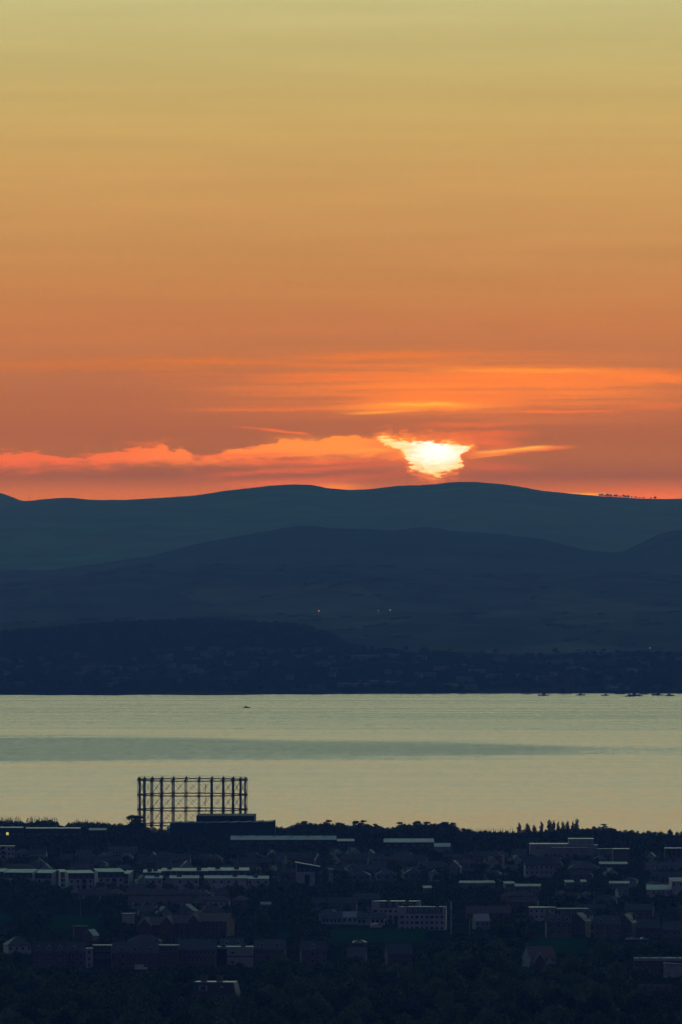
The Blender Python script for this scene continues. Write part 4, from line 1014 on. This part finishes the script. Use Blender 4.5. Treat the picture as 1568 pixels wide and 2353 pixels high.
tenement('dim reddish house among trees below the field, left of the dark round tree', 800, 842, 2178, 2230, 0, rz=R(-5), cols=4, rh=4.0, vis=2196)
# near villa at the bottom, roof above the trees
root, W, H, He, s = block('villa', 'large stone villa with two chimneys and a white dormer deep in the near trees', 445, 547, 2258, 2322, 'mansard', 5.0, 13, STONE, SLATE, 2, 5, R(-8), 'villa', None, 2284, (1.2, 1.8))
for x in (-5.0, 1.6): chimney(root, x, 0, He + 2, He + 7.4, STONE, 2.6, 1.1, 5)
dormer(root, -4.4, -6.3, He + 1.2, 3.4, 2.6, 4.0, WHITE, SLATE, flat=True); dormer(root, 3.4, -6.0, He + 1.0, 1.8, 2.2, 3.0, WHITE, SLATE)
# red-roofed white-gabled cottage on the right
root, W, H, He, s = block('red_cottage', 'red-roofed cottage with white gable edges beside the small field', 1210, 1268, 2176, 2234, 'gable', 4.6, 9, WHITE, TILE, 2, 4, R(24), 'house', None, 2212, (1.0, 1.3), 1)
g = 2.6; x = -W / 2 + 3.2
MB().prism([(x - g, -1.5), (x + g, -1.5), (x + g, He - 2), (x, He + 2.0), (x - g, He - 2)], -7.5, -3, 'y').build('front_gable', BRICK, root)
MB().prism([(x - g - .5, He - 2.6), (x, He + 1.8), (x + g + .5, He - 2.6), (x + g + .5, He - 2.0), (x, He + 2.6), (x - g - .5, He - 2.0)][::-1], -7.8, -7.51, 'y').build('barge_board', FRAME, root)
MB().prism([(x - g - .45, He - 2.5), (x, He + 2.1), (x + g + .45, He - 2.5), (x + g + .45, He - 2.2), (x, He + 2.4), (x - g - .45, He - 2.2)][::-1], -7.5, -1, 'y').build('gable_roof', TILE, root)
# right-hand hall with a pale parapet
root, W, H, s = place('parapet_hall', 'long flat hall with a pale parapet and small roof vents at the right edge', 1459, 1620, 2202, 2246, 'hall', R(-1), None, 2214, 14)
shell(root, W, 14, H - 1.2, 'flat', 1.2, BRICK, CREAM, .2); vents(root, W, 4, H, 6, 9, .9, .8, STONE)
winrow(root, W, -7, H - 4.2, 9, 1.2, 1.6)
block('white_garage', 'bright white wall of a low garage in front of the parapet hall', 1527, 1568, 2214, 2248, 'monox', .6, 6, WHITE, DECKD, 0, 0, R(4), 'garage', None, 2234)
root, W, H, s = place('garden_wall', 'pale garden wall among the trees at the lower right', 1466, 1544, 2264, 2280, 'wall', R(-1), None, 2270, .5)
MB().box(-W / 2, W / 2, -.25, .25, -1, H).build('wall', STONE, root); MB().box(-W / 2 - .1, W / 2 + .1, -.35, .35, H + .004, H + .16).build('coping', CREAM, root)
for q in range(6): MB().box(-W / 2 + W * q / 5 - .3, -W / 2 + W * q / 5 + .3, -.4, .4, -1, H + .5).build('pier', STONE, root)

# ------------------------------------------------------------------ playing fields
def field(label, pts):
    vs = []
    n = 10
    rows = [(pts[0], pts[1]), (pts[3], pts[2])]
    m = MB()
    for j in range(2):
        for i in range(n):
            (ua, va), (ub, vb) = rows[j]; u = ua + (ub - ua) * i / (n - 1); v = va + (vb - va) * i / (n - 1); y = dist(v)
            vs.append((ux(u, y), y))
    nn = 8; V = []
    for j in range(nn):
        for i in range(n):
            a, b = vs[i], vs[n + i]; t = j / (nn - 1); x, y = a[0] + (b[0] - a[0]) * t, a[1] + (b[1] - a[1]) * t
            V.append((x, y, g1(y) + .75))
    m.add(V, [(j * n + i + n, j * n + i + 1 + n, j * n + i + 1, j * n + i) for j in range(nn - 1) for i in range(n - 1)])
    o = m.build('playing_field', GRASS); tag(o, label, kind='structure')
    us = [p[0] for p in pts]; v_ = [p[1] for p in pts]
    KEEP.append((min(us) + 9, max(us) - 9, max(v_) - 7, dist(max(v_))))
    FOOT.append(((V[0][0] + V[n - 1][0]) / 2, (V[0][1] + V[-1][1]) / 2, abs(V[n - 1][0] - V[0][0]) / 2, abs(V[0][1] - V[-1][1]) / 2))
field('green playing field at the left edge', ((-30, 2101), (29, 2101), (29, 2125), (-30, 2125)))
field('green playing field behind the brick shed', ((114, 2106), (224, 2106), (224, 2138), (114, 2138)))
field('green playing field below the white mansard flats', ((763, 2138), (984, 2136), (975, 2170), (763, 2168)))
field('small bright green field on the right', ((1205, 2156), (1350, 2156), (1350, 2194), (1205, 2194)))
field('small green lawn between dark trees', ((640, 2140), (672, 2140), (672, 2156), (640, 2156)))

# ------------------------------------------------------------------ poles and vehicles
def pole(label, u, vt, vg, w, head=True, name='lamp_post'):
    y = dist(vg); s = PX * y; h = (vg - vt) * s
    root = thing(name, label, 'pole', (ux(u, y), y, g1(y)))
    MB().tube([(0, 0, -1), (0, 0, h * .3), (0, 0, h)], [w * .62, w * .55, w * .38], n=8).build('pole', POLE, root)
    MB().box(-w * .9, w * .9, -w * .9, w * .9, -1, .7).build('base', POLE, root)
    if head:
        q = MB().box(-1.1, 1.1, -.14, .14, h - .4, h - .1)
        q.build('cross_arm', POLE, root)
        for x in (-.8, 0, .8): MB().box(x - .28, x + .28, -.45, -.15, h - .75, h - .2).build('lamp_head', DARKW, root)
    else:
        MB().tube([(0, 0, h * .72), (0, 0, h * .99)], [w * .75, w * .7], n=8).build('antenna_sleeve', POLE, root)
    KEEP.append((u - 4, u + 4, vg - 6, y))
pole('tall thick pale pole standing beside the white mansard flats', 1037, 2071, 2146, .55, False, 'phone_mast')
pole('thin dark floodlight pole above the left playing field', 185, 2057, 2110, .22)
pole('thin floodlight pole right of the tall thick pole', 1079.5, 2100, 2146, .2)
pole('thin floodlight pole in front of the mansard flats', 851, 2094, 2136, .2)
def vehicle(label, u, v, L=4.3, Wd=1.8, h=1.45, van=False, name='parked_car', cat='car', rz=0.0):
    y = dist(v); root = thing(name, label, cat, (ux(u, y), y, g1(y) + .55), rz)
    a = L / 2; w = Wd / 2
    if van:
        body = [(-a, .35), (a, .35), (a, h * .52), (a - .55, h * .6), (a - 1.15, h), (-a, h)]
        gl = [(a - .62, h * .62), (a - 1.12, h * .95), (a - 1.9, h * .95), (a - 1.9, h * .62)]
    else:
        body = [(-a, .35), (a, .35), (a, h * .55), (a - 1.0, h * .62), (a - 1.7, h), (-a + 1.0, h), (-a + .3, h * .65), (-a, h * .6)]
        gl = [(a - 1.12, h * .64), (a - 1.72, h * .94), (-a + 1.05, h * .94), (-a + .5, h * .64)]
    MB().prism(body, -w, w, 'y').build('body', CARP, root)
    MB().prism(gl, -w - .012, w + .012, 'y').build('side_window', GLASS, root)
    wm_ = MB()
    for k in range(10):
        pass
    wh = MB().tube([(0, -.1, .0), (0, .1, .0)], [.32, .32], n=12).mesh('wheel', TYRE)
    for x in (-a + .8, a - .8):
        for yy in (-w + .05, w - .05): put('wheel', wh, root, (x, yy, .32))
    for yy in (-w + .3, w - .3): MB().box(a - .02, a + .03, yy - .15, yy + .15, h * .4, h * .5).build('headlight', FRAME, root)
vehicle('white car parked at the edge of the green field, left of two', 820, 2171, rz=.3)
vehicle('white car parked at the edge of the green field, right of two', 833, 2170, rz=-.2)
vehicle('white van in front of the mansard flats beside the field', 865, 2135, 5.6, 2.1, 2.4, True, 'parked_van', 'van', .1)
vehicle('white van parked in front of the middle tenement', 325, 2232, 5.8, 2.1, 2.5, True, 'parked_van', 'van', .05)
KEEP.append((816, 838, 2171, dist(2171))); KEEP.append((857, 873, 2133, dist(2135))); KEEP.append((309, 341, 2229, dist(2232)))
for k, u in enumerate((1448, 1457, 1480)):
    vehicle(('small pale car in front of the low stone row, left of three', 'small pale car in front of the low stone row, middle of three', 'small pale car in front of the low stone row, right of three')[k], u, 2163, rz=.2 * k); KEEP.append((u - 5, u + 5, 2161, dist(2163)))

# ------------------------------------------------------------------ generic houses filling the town
def overlaps(x, y, hw, hd):
    return any(abs(x - a) < hw + c and abs(y - b) < hd + d for a, b, c, d in FOOT)
def hides(u0, u1, vt, y):
    return any(y < Y and u0 < b and u1 > a and vt < v - 1 for a, b, v, Y in KEEP)
protos = []
def house_proto(k):
    W, Dp, He, roof, rh, wm, rm = [(9, 8, 5.4, 'gable', 3.2, GREYW, SLATE), (14, 9, 5.6, 'hip', 3.4, GREYW, PTILE), (24, 9, 5.6, 'gable', 3.2, STONE, SLATE), (8, 9, 5.6, 'gabley', 3.6, CREAM, SLATE),
                                   (18, 9, 8.2, 'gable', 3.4, STONE, SLATE), (10, 9, 3.2, 'hip', 3.2, GREYW, TILE), (12, 9, 5.4, 'hip', 3.0, CREAM, SLATE), (20, 10, 8.5, 'hip', 3.2, BRICK, PTILE)][k]
    root = put('house', None); root.empty_display_size = .5
    _, ro = shell(root, W, Dp, He, roof, rh, wm, rm)
    rows = 3 if He > 8 else 2 if He > 5 else 1
    for r in range(rows): winrow(root, W, -Dp / 2, He - 2.1 - 2.8 * r, max(2, int(W / 3.2)), 1.1, 1.4, pane=False)
    if roof == 'gable':
        for q in range(max(1, int(W / 7))):
            x = -W / 2 + 2.2 + q * 6.1; zz = He + rh * .45; yy = -Dp / 2 * (1 - .45)
            MB().add([(x - .5, yy - .5, zz - .15), (x + .5, yy - .5, zz - .15), (x + .5, yy + .3, zz + .46), (x - .5, yy + .3, zz + .46), (x - .5, yy - .5, zz - .6), (x + .5, yy - .5, zz - .6), (x + .5, yy + .3, zz - .1), (x - .5, yy + .3, zz - .1)], [(0, 1, 2, 3), (0, 4, 5, 1), (1, 5, 6, 2), (2, 6, 7, 3), (3, 7, 4, 0), (7, 6, 5, 4)]).build('glint_pane', GLASS, root)  # glass panes added to give the roofs small glints of sky
    chimney(root, -W / 2 + .6, 0, He + rh * .3, He + rh + 1.1, STONE)
    if k in (2, 4, 7): chimney(root, W / 2 - .6, 0, He + rh * .3, He + rh + 1.1, STONE)
    return root, W, Dp, He + rh
def copy_tree(o, parent=None):
    c = o.copy(); COL.objects.link(c); c.parent = parent
    for ch in o.children: copy_tree(ch, c)
    return c
PR = [house_proto(k) for k in range(8)]; used = [False] * 8
def add_house(k, x, y, rz, label, group, sc=1.0):
    o = PR[k][0]
    if used[k]: o = copy_tree(o)
    used[k] = True
    o.location = (x, y, g1(y)); o.rotation_euler = (0, 0, rz); o.scale = (sc, sc, sc)
    tag(o, label, 'house', group)
HL = [('grey rendered house with a slate gable roof', 'brown hip-roofed house', 'long stone terrace', 'pale house with its gable to the camera', 'three-storey stone tenement', 'low tiled bungalow', 'cream hip-roofed house', 'tall brown hip-roofed block')]
n_h = 0; KEEP_H = []
vrow = 1946.0
DARK = [(-20, 165, 2028, 2100), (560, 730, 2038, 2160), (770, 1056, 2042, 2072), (1060, 1200, 2110, 2240), (1130, 1270, 2048, 2086), (28, 112, 2100, 2165), (224, 288, 2108, 2165), (1440, 1590, 2062, 2112), (300, 420, 2068, 2085), (590, 690, 2080, 2165), (984, 1200, 2136, 2200)]
def in_dark(u, v): return any(a < u < b and c < v < d for a, b, c, d in DARK)
while vrow < 2165:
    y = dist(vrow); s = PX * y
    u = -20 + rng.uniform(0, 30)
    dens = .95 if vrow < 2000 else .85 if vrow < 2100 else .6
    while u < 1590:
        k = rng.choice((0, 1, 2, 3, 4, 5, 6, 0, 2, 1, 7))
        W = PR[k][1]; du = W / s
        if rng.random() < dens:
            yy = y + rng.uniform(-14, 14); xx = ux(u + du / 2, yy); sc = rng.uniform(.66, .95)
            rz = rng.choice((0, .15, -.2, .3, -.1, .5, -.45))
            vt = vof(yy, g1(yy) + PR[k][3])
            if vt > 1944 and not in_dark(u + du / 2, vof(yy, g1(yy))) and not overlaps(xx, yy, W / 2 + 1, 7) and not hides(u - 1, u + du + 1, vt, yy):
                zone = 'under the skyline trees' if vrow < 1972 else 'above the bright flats' if vrow < 2010 else 'among mid-town trees' if vrow < 2090 else 'near the playing fields'
                add_house(k, xx, yy, rz, 'dim ' + HL[0][k] + ' ' + zone, 'houses ' + zone, sc)
                FOOT.append((xx, yy, W / 2 + 1, 6)); n_h += 1
                KEEP_H.append((u, u + du, vof(yy, g1(yy) + PR[k][3] * .6), yy))
        u += du * rng.uniform(1.0, 1.5)
    vrow += 5.5 if vrow < 2000 else 8 if vrow < 2060 else 13
for k in range(8):
    if not used[k]:
        for ch in list(PR[k][0].children_recursive) + [PR[k][0]]: bpy.data.objects.remove(ch)

# ------------------------------------------------------------------ skyline trees on the near shore
SK = [(0, 1881), (50, 1882), (56, 1888), (64, 1883), (130, 1884), (138, 1897), (150, 1892), (170, 1885), (250, 1889), (300, 1893), (330, 1895), (390, 1901), (640, 1893), (654, 1900), (670, 1893), (700, 1888), (720, 1892), (752, 1886), (766, 1890), (786, 1886),
      (797, 1901), (806, 1894), (815, 1888), (838, 1889), (862, 1894), (875, 1899), (905, 1895), (918, 1891), (945, 1893), (955, 1887), (985, 1889), (1020, 1888), (1042, 1892), (1048, 1902), (1100, 1905), (1186, 1907), (1240, 1904), (1290, 1900), (1320, 1897), (1345, 1899),
      (1370, 1898), (1410, 1901), (1440, 1907), (1500, 1910), (1568, 1911), (1620, 1910)]
def sk(u): return float(np.interp(u, *zip(*SK)))
SKY_G = 'trees along the near shore skyline'
def sky_tree(kind, u, vt, wide, label, i=None, vg=None, yy=None, name='tree', cat='tree', rz=None):
    y = yy or rng.uniform(6890, 7040)
    z = g1(y); h = (CZ - (vt - HV) * PX * y) - z
    return tree(kind, i if i is not None else rng.randrange(9), ux(u, y), y, z, h, wide, label, SKY_G, rz, name, cat)
u = -12.0
while u < 1585:          # rounded broadleaf trees forming the even part of the skyline
    if 318 < u < 392:
        sky_tree('broad', u, sk(u) + rng.uniform(2, 6), rng.uniform(.75, 1.0), 'low dark shrubby tree at the foot of the gasholder', yy=rng.uniform(6780, 6830)); u += 13; continue
    if 395 < u < 630: u += 12; continue
    sky_tree('broad', u, sk(u) + rng.uniform(-2, 4.5), rng.uniform(.75, 1.25), 'dark rounded skyline tree ' + [n for lim, n in ((140, 'behind the left depots'), (330, 'between the low gap and the gasholder'), (800, 'right of the factory shed before the gap'), (930, 'under the small pine clump'), (1050, 'under the long pine clump'), (1190, 'in the low even stretch right of the pines'), (1340, 'at the foot of the slender row'), (1460, 'around the umbrella pine'), (9999, 'at the low right end')) if u < lim][0])
    u += rng.uniform(10, 15)
for (a, b, step, lab) in ((-4, 50, 3.4, 'small pointed conifer on the skyline at the left edge'), (62, 131, 3.6, 'small pointed conifer on the skyline left of the low gap'), (172, 250, 6.5, 'small pointed conifer on the skyline between the gap and the gasholder'), (1050, 1186, 5.0, 'short spiky conifer in the low even skyline right of the pines')):
    u = a
    while u < b:
        sky_tree('conifer', u, sk(u) - rng.uniform(0, 6.5) + (1.0 if a > 1000 else -1.5), rng.uniform(.42, .65), lab, name='conifer', cat='conifer'); u += step * rng.uniform(.7, 1.3)
for (u, vt, w, i) in ((302, 1872, 1.25, 0), (316, 1875, 1.3, 1), (326, 1884, 1.1, 2)):
    sky_tree('pine', u, vt, w, ('spreading pine at the left foot of the gasholder, tallest of three', 'spreading pine against the left gasholder columns', 'lower spreading pine at the gasholder foot, rightmost of three')[i], i, yy=6800 - i * 8, name='pine', cat='pine', rz=.3 + i)
for k, (u, vt, w) in enumerate(((700, 1886, 1.0), (752, 1884, .9), (783, 1882.5, 1.1), (818, 1885.5, 1.0), (832, 1884, .95), (843, 1887, .8), (863, 1892, .7), (923, 1888.5, 1.0), (939, 1888, .9), (962, 1886, 1.2), (980, 1887.5, 1.1), (1000, 1889, 1.0), (1022, 1888, 1.2), (1038, 1890, .8))):
    sky_tree('pine', u, vt, w * .95, ('bushy pine on the skyline just right of the sheds', 'upright pine in the middle of the first skyline clump', 'tall pine ending the first skyline clump above the gap', 'leftmost pine of the small clump right of the gap', 'tallest pine of the small clump right of the gap', 'third pine of the small clump right of the gap', 'little leaning pine at the end of the small clump', 'leftmost of two pines before the long clump', 'right one of two pines before the long clump', 'big domed pine at the left of the long clump',
                                    'second pine of the long clump', 'third pine of the long clump', 'fourth pine of the long clump', 'last pine at the right end of the long clump')[k], k, name='pine', cat='pine')
for k, (u, vt, w) in enumerate(((1194, 1893, 1.15), (1211, 1893, 1.35), (1228, 1898, 1.3), (1245, 1890, .95), (1262, 1884.5, 1.2), (1273, 1887, .8), (1283, 1890, .8), (1294, 1889, .95), (1304, 1888, .95), (1317, 1889, .8), (1325, 1882, .95))):
    sky_tree('slender', u, vt - 2.0, w * .85, 'slender bare-stemmed tree in the skyline row, number %s from the left' % ('one', 'two', 'three', 'four', 'five', 'six', 'seven', 'eight', 'nine', 'ten', 'eleven')[k], k, yy=6960 + k)
sky_tree('pine', 1390, 1893, 1.2, 'flat-topped umbrella pine alone on the right skyline', 1, name='pine', cat='pine'); sky_tree('pine', 1404, 1898, 1.0, 'lower flat pine beside the umbrella pine on the right', 2, name='pine', cat='pine')
sky_tree('broad', 1540, 1904, .75, 'taller rounded tree standing out near the right end of the skyline', 2); sky_tree('broad', 1489, 1907, .6, 'small rounded tree bump on the low right skyline', 1)
tree('conifer', 0, ux(468, dist(1940)), dist(1940), g1(dist(1940)), 55 * PX * dist(1940), 1.15, 'tall broad dark conifer in front of the factory shed', None, name='conifer', cat='conifer')
tree('conifer', 2, ux(417, dist(1972)), dist(1972), g1(dist(1972)), 60 * PX * dist(1972), 1.1, 'tall dark conifer below the factory shed, left of the other', None, name='conifer', cat='conifer')

# ------------------------------------------------------------------ town and foreground trees
cand = []; KEEP += KEEP_H
y = 3640.0
while y < 6870:
    v = HV + (CZ - g1(y)) / (PX * y)
    near = v > 2225
    step_u = (8.5 if near else 11 if v > 2020 else 12) / (PX * y)
    u = -40 + rng.uniform(0, step_u)
    while u < 1610:
        h = rng.uniform(8, 19) if near else rng.uniform(7, 13) if v > 2000 else rng.uniform(5, 11)
        if in_dark(u, v): h = rng.uniform(10, 16)
        if v < 1940: h = rng.uniform(8, 12)
        yy = y + rng.uniform(-16, 16); uu = u + rng.uniform(-.35, .35) * step_u
        k = 'broad' if rng.random() < .9 else 'conifer'
        wide = rng.uniform(.85, 1.15) * (1.0 if k == 'broad' else 1.2)
        hw = h * wide * .45 / (PX * yy)
        for t in range(4):
            if not hides(uu - hw, uu + hw, vof(yy, g1(yy) + h), yy): break
            h *= .78; hw *= .78
        else: h = 0
        if h > 0 and vof(yy, g1(yy) + h) < sk(uu) + 3: h = 0
        if h > 3.2 and not overlaps(ux(uu, yy), yy, h * .2, h * .2): cand.append((k, rng.randrange(6), ux(uu, yy), yy, g1(yy), h, wide, rng.uniform(0, 6.28)))
        u += step_u * rng.uniform(.75, 1.25)
    y += 38 if near else 40 if v > 2030 else 34
cand.sort(key=lambda c: -c[5] / c[3])
near_b = [c for c in cand if c[0] == 'broad'][:215]; near_c = [c for c in cand if c[0] == 'conifer'][:60]
for (k, i, x, yy, z, h, w, rz) in near_b + near_c:
    v = vof(yy, z)
    u_ = CU + x / (PX * yy)
    at = [n for lim, n in ((200, 'below the left tenements'), (440, 'below the middle tenements'), (600, 'around the stone villa'), (800, 'below the dormered brown houses'), (1000, 'below the large field'),
                           (1200, 'left of the red-roofed cottage'), (1450, 'below the red-roofed cottage'), (9999, 'below the parapet hall')) if u_ < lim][0]
    row = 'at the bottom edge' if vof(yy, z + h) > 2290 else 'behind the front trees' if v > 2280 else 'near the houses'
    size = 'tall' if h > 14.5 else 'low' if h < 10.5 else 'middling'
    if k == 'broad': tree(k, i, x, yy, z, h, w, '%s dark broadleaf tree %s %s' % (size, row, at), 'broadleaf trees of the near wood ' + row, rz)
    else: tree(k, i, x, yy, z, h, w, '%s dark pointed conifer %s %s' % (size, row, at), 'conifers of the near wood ' + row, rz, 'conifer', 'conifer')
ids = set(map(id, near_b + near_c))
rest = [c for c in cand if id(c) not in ids]
u = -30.0
while u < 1600:            # undergrowth that closes the foot of the skyline trees
    if not 318 < u < 640:
        for yy in (7035.0, 6875.0):
            vt = sk(u) + rng.uniform(5, 9); h = CZ - (vt - HV) * PX * yy - g1(yy)
            if not hides(u - 8, u + 8, vt, yy): rest.append(('broad', rng.randrange(6), ux(u, yy), yy, g1(yy) - h * .3, h * 1.3, 1.2, rng.uniform(0, 6.28)))
    u += 7.0
mass('town_trees', rest, LEAF, 'dark mass of garden trees and hedges among the town houses')

# ------------------------------------------------------------------ far shore: woods, houses, lights
r = np.random.RandomState(5); items = []
def far_tree(x, y, h):
    items.append(('broad', r.randint(6), x, y, far_z(x, y) - h * .18, h, r.uniform(.9, 1.5), r.uniform(0, 6.28)))
for _ in range(1500):       # the dark wooded hill
    y = r.uniform(15900, 16750); u_ = r.uniform(-120, 830); x = ux(u_, y)
    far_tree(x, y, r.uniform(6, 12))
for _ in range(1000):       # coast
    y = 13800 + 1800 * r.rand() ** 1.3; u_ = r.uniform(-60, 1640); far_tree(ux(u_, y), y, r.uniform(6, 13))
for _ in range(60):        # hedgerows and copses on the fields
    y = r.uniform(16900, 18650); u0_ = r.uniform(-60, 1640)
    for k in range(r.randint(4, 11)):
        far_tree(ux(u0_ + k * 5.5, y + k * 8), y + k * 8, r.uniform(3, 6.5))
for _ in range(60):
    y = r.uniform(20300, 22500); u0_ = r.uniform(-60, 1640)
    for k in range(r.randint(4, 12)):
        far_tree(ux(u0_ + k * 5.0, y + k * 9), y + k * 9, r.uniform(3, 7))
mass('far_woods', items, FARLEAF, 'dark distant woods and hedgerows on the far shore')

FH = []
for k, (W, Dp, He, rh, wm, rm) in enumerate(((9, 8, 3.6, 3, GREYW, SLATE), (12, 9, 3.6, 3, BRICK, SLATE), (22, 9, 3.8, 2.6, STONE, SLATE), (26, 14, 4, 1.6, STONE, SLATE), (11, 9, 4.5, 3, GREYW, SLATE), (44, 16, 4, 2.0, GREYW, TILE))):
    m = MB(); a, d = W / 2, Dp / 2
    m.prism([(-d, -3), (d, -3), (d, He), (0, He + rh - .1), (-d, He)], -a, a)
    kk = rh / d
    m.prism([(-d - .4, He - kk * .4), (0, He + rh), (d + .4, He - kk * .4), (d + .4, He - kk * .4 + .3), (0, He + rh + .3), (-d - .4, He - kk * .4 + .3)][::-1], -a - .4, a + .4, mi=1)
    FH.append(m.mesh('far_house', [wm, rm]))
def far_house(u_, y, k, rz, lab, grp):
    if lab is None:
        lab = 'tiny dim house on the far shore ' + ('close to the water ' if y < 14400 else 'up the slope ') + [n for lim, n in ((260, 'at the left edge'), (520, 'straight above the gasholder'), (790, 'left of the centre'), (1050, 'right of the centre'), (1300, 'left of the moored boats'), (9999, 'above the moored boats')) if u_ < lim][0]
    x = ux(u_, y); o = put('far_house', FH[k], None, (x, y, far_z(x, y)), rz); tag(o, lab, 'house', grp)
rr = random.Random(21)
for _ in range(62):
    y = 13850 + 1500 * rr.random(); far_house(rr.uniform(-5, 780), y, rr.choice((0, 1, 1, 2, 2, 4)), rr.uniform(-.5, .5), None, 'far shore houses on the left')
for _ in range(20):
    far_house(rr.uniform(430, 780), rr.uniform(15480, 15640), rr.choice((1, 2, 4)), rr.uniform(-.3, .3), 'tiny pale house in a row below the wooded hill', 'houses below the wooded hill')
for _ in range(46):
    y = 13850 + 1650 * rr.random(); far_house(rr.uniform(790, 1575), y, rr.choice((0, 1, 2, 2, 4, 3)), rr.uniform(-.5, .5), None, 'far shore houses on the right')
for k, (u_, y, kk) in enumerate(((1380, 15420, 5), (1425, 15430, 5), (1475, 15440, 3), (1250, 15380, 3), (1545, 15420, 5), (1330, 15400, 3))):
    far_house(u_, y, kk, 0.05, 'long pale shed on the far shore at the right', 'pale far sheds on the right')
for k, (u_, y, kk) in enumerate(((812, 13950, 5), (860, 14050, 5), (905, 14000, 3), (840, 15100, 5), (900, 15200, 3))):
    far_house(u_, y, kk, 0.02, 'long pale shed on the far shore in the middle', 'pale far sheds in the middle')
def far_lamp(u_, y, z_up, m, size, lab):
    x = ux(u_, y); root = thing('street_lamp', lab, 'lamp', (x, y, far_z(x, y)))
    MB().bar((0, 0, -1), (0, 0, z_up), .5, .3).build('pole', POLE, root)
    MB().box(-size, size, -size * .6, size * .6, z_up, z_up + size * 1.3).build('lamp_head', m, root)
far_lamp(733, 18450, 12, LAMPO, .8, 'bright orange lamp glowing on the dark far hillside'); far_lamp(870, 18500, 9, LAMPW, 1.2, 'faint pale lamp on the far hillside, left of two'); far_lamp(897, 18480, 9, LAMPW, 1.6, 'faint pale lamp on the far hillside, right of two')
far_lamp(1494, 15420, 9, LAMPW, 1.2, 'faint pale lamp beside the far sheds on the right')

# trees and a mast on the crest of the farthest hills
for k in range(17):
    u_ = (1379, 1385, 1392, 1397, 1404, 1412, 1417, 1425, 1433, 1437, 1444, 1452, 1461, 1470, 1479, 1496, 1506)[k]
    y = 39960.0; x = ux(u_, y); z = ridge_z('far_hills', x, y)
    h = (11, 13, 9, 14, 12, 10, 13, 9, 14, 11, 13, 9, 10, 8, 9, 8, 13)[k]
    tree('broad', k, x, y, z - h * .25, h * 1.15, 1.1, 'tiny tree in the row on the crest of the farthest hills', 'trees on the far crest')
x = ux(68, 39900.0); m_ = thing('radio_mast', 'hair-thin mast in the dip of the far hills at the left', 'mast', (x, 39900.0, ridge_z('far_hills', x, 39900.0)))
MB().bar((0, 0, -4), (0, 0, 17), 1.0, .6).build('mast_pole', STEEL, m_); MB().box(-1.2, 1.2, -.4, .4, 12, 14).build('antenna', STEEL, m_)

# ------------------------------------------------------------------ boats
def boat_meshes():
    m = MB(); n = 9; L = 6.0
    rings = []
    for i in range(n):
        t = i / (n - 1); x = -L + 2 * L * t; w = 1.9 * (1 - max(0, (t - .55) / .45) ** 2.2) * (.85 + .15 * min(1, t * 4)); sheer = 1.15 + .75 * t ** 2
        rings.append([(x, -w, sheer), (x, -w * .82, .2), (x, 0, -.45), (x, w * .82, .2), (x, w, sheer)])
    v = [p for q in rings for p in q]; f = [(i * 5 + k, (i + 1) * 5 + k, (i + 1) * 5 + k + 1, i * 5 + k + 1) for i in range(n - 1) for k in range(4)]
    f += [(i * 5 + 4, (i + 1) * 5 + 4, (i + 1) * 5, i * 5) for i in range(n - 1)] + [(0, 1, 2, 3, 4)]
    m.add(v, f)
    hull = m.mesh('hull', HULLM)
    cb = MB().prism([(-2.6, 1.2), (1.6, 1.3), (1.0, 2.9), (-2.4, 2.8)], -1.25, 1.25, 'y'); cb.box(-2.2, .6, -1.1, 1.1, 2.85, 3.1)
    cb = cb.mesh('cabin', CABIN)
    wn = MB().prism([(-2.2, 2.0), (1.2, 2.0), (.95, 2.6), (-2.1, 2.6)], -1.28, 1.28, 'y').mesh('cabin_window', GLASS)
    ms = MB().bar((-.6, 0, 2.9), (-.6, 0, 5.6), .16, .08).mesh('mast', STEEL)
    return hull, cb, wn, ms
BM = boat_meshes()
BL = [(1249, 1598.5, 1.45, 'boat alone farthest left of the moored boats near the far shore'), (1335, 1597.8, 1.25, 'second moored boat from the left near the far shore'), (1391, 1598.3, 1.1, 'third moored boat from the left near the far shore'), (1425, 1594.8, 1.4, 'moored boat closest to the far shore, just left of the cluster'),
      (1448, 1600.2, 1.35, 'lowest boat at the left of the moored cluster'), (1459, 1597.9, 1.35, 'upper boat in the middle of the moored cluster'), (1468, 1599.4, 1.2, 'boat at the right of the moored cluster'), (1482, 1595.6, 1.2, 'moored boat close to the far shore right of the cluster'),
      (1511, 1597.8, 1.6, 'largest moored boat, second from the right edge'), (1539, 1599.0, 1.35, 'moored boat nearest the right edge'), (567, 1626.5, .95, 'lone small boat in open water left of centre')]
for k, (u_, v_, sc, lab) in enumerate(BL):
    y = CZ / ((v_ - HV) * PX); o = thing('motor_boat', lab, 'boat', (ux(u_, y), y, 0), rng.choice((.15, -.2, 3.0, 3.3)), 'boats on the firth'); o.scale = (sc * .88, sc * .88, sc * .7)
    for n_, me in zip(('hull', 'cabin', 'cabin_window', 'mast'), BM): put(n_, me, o)
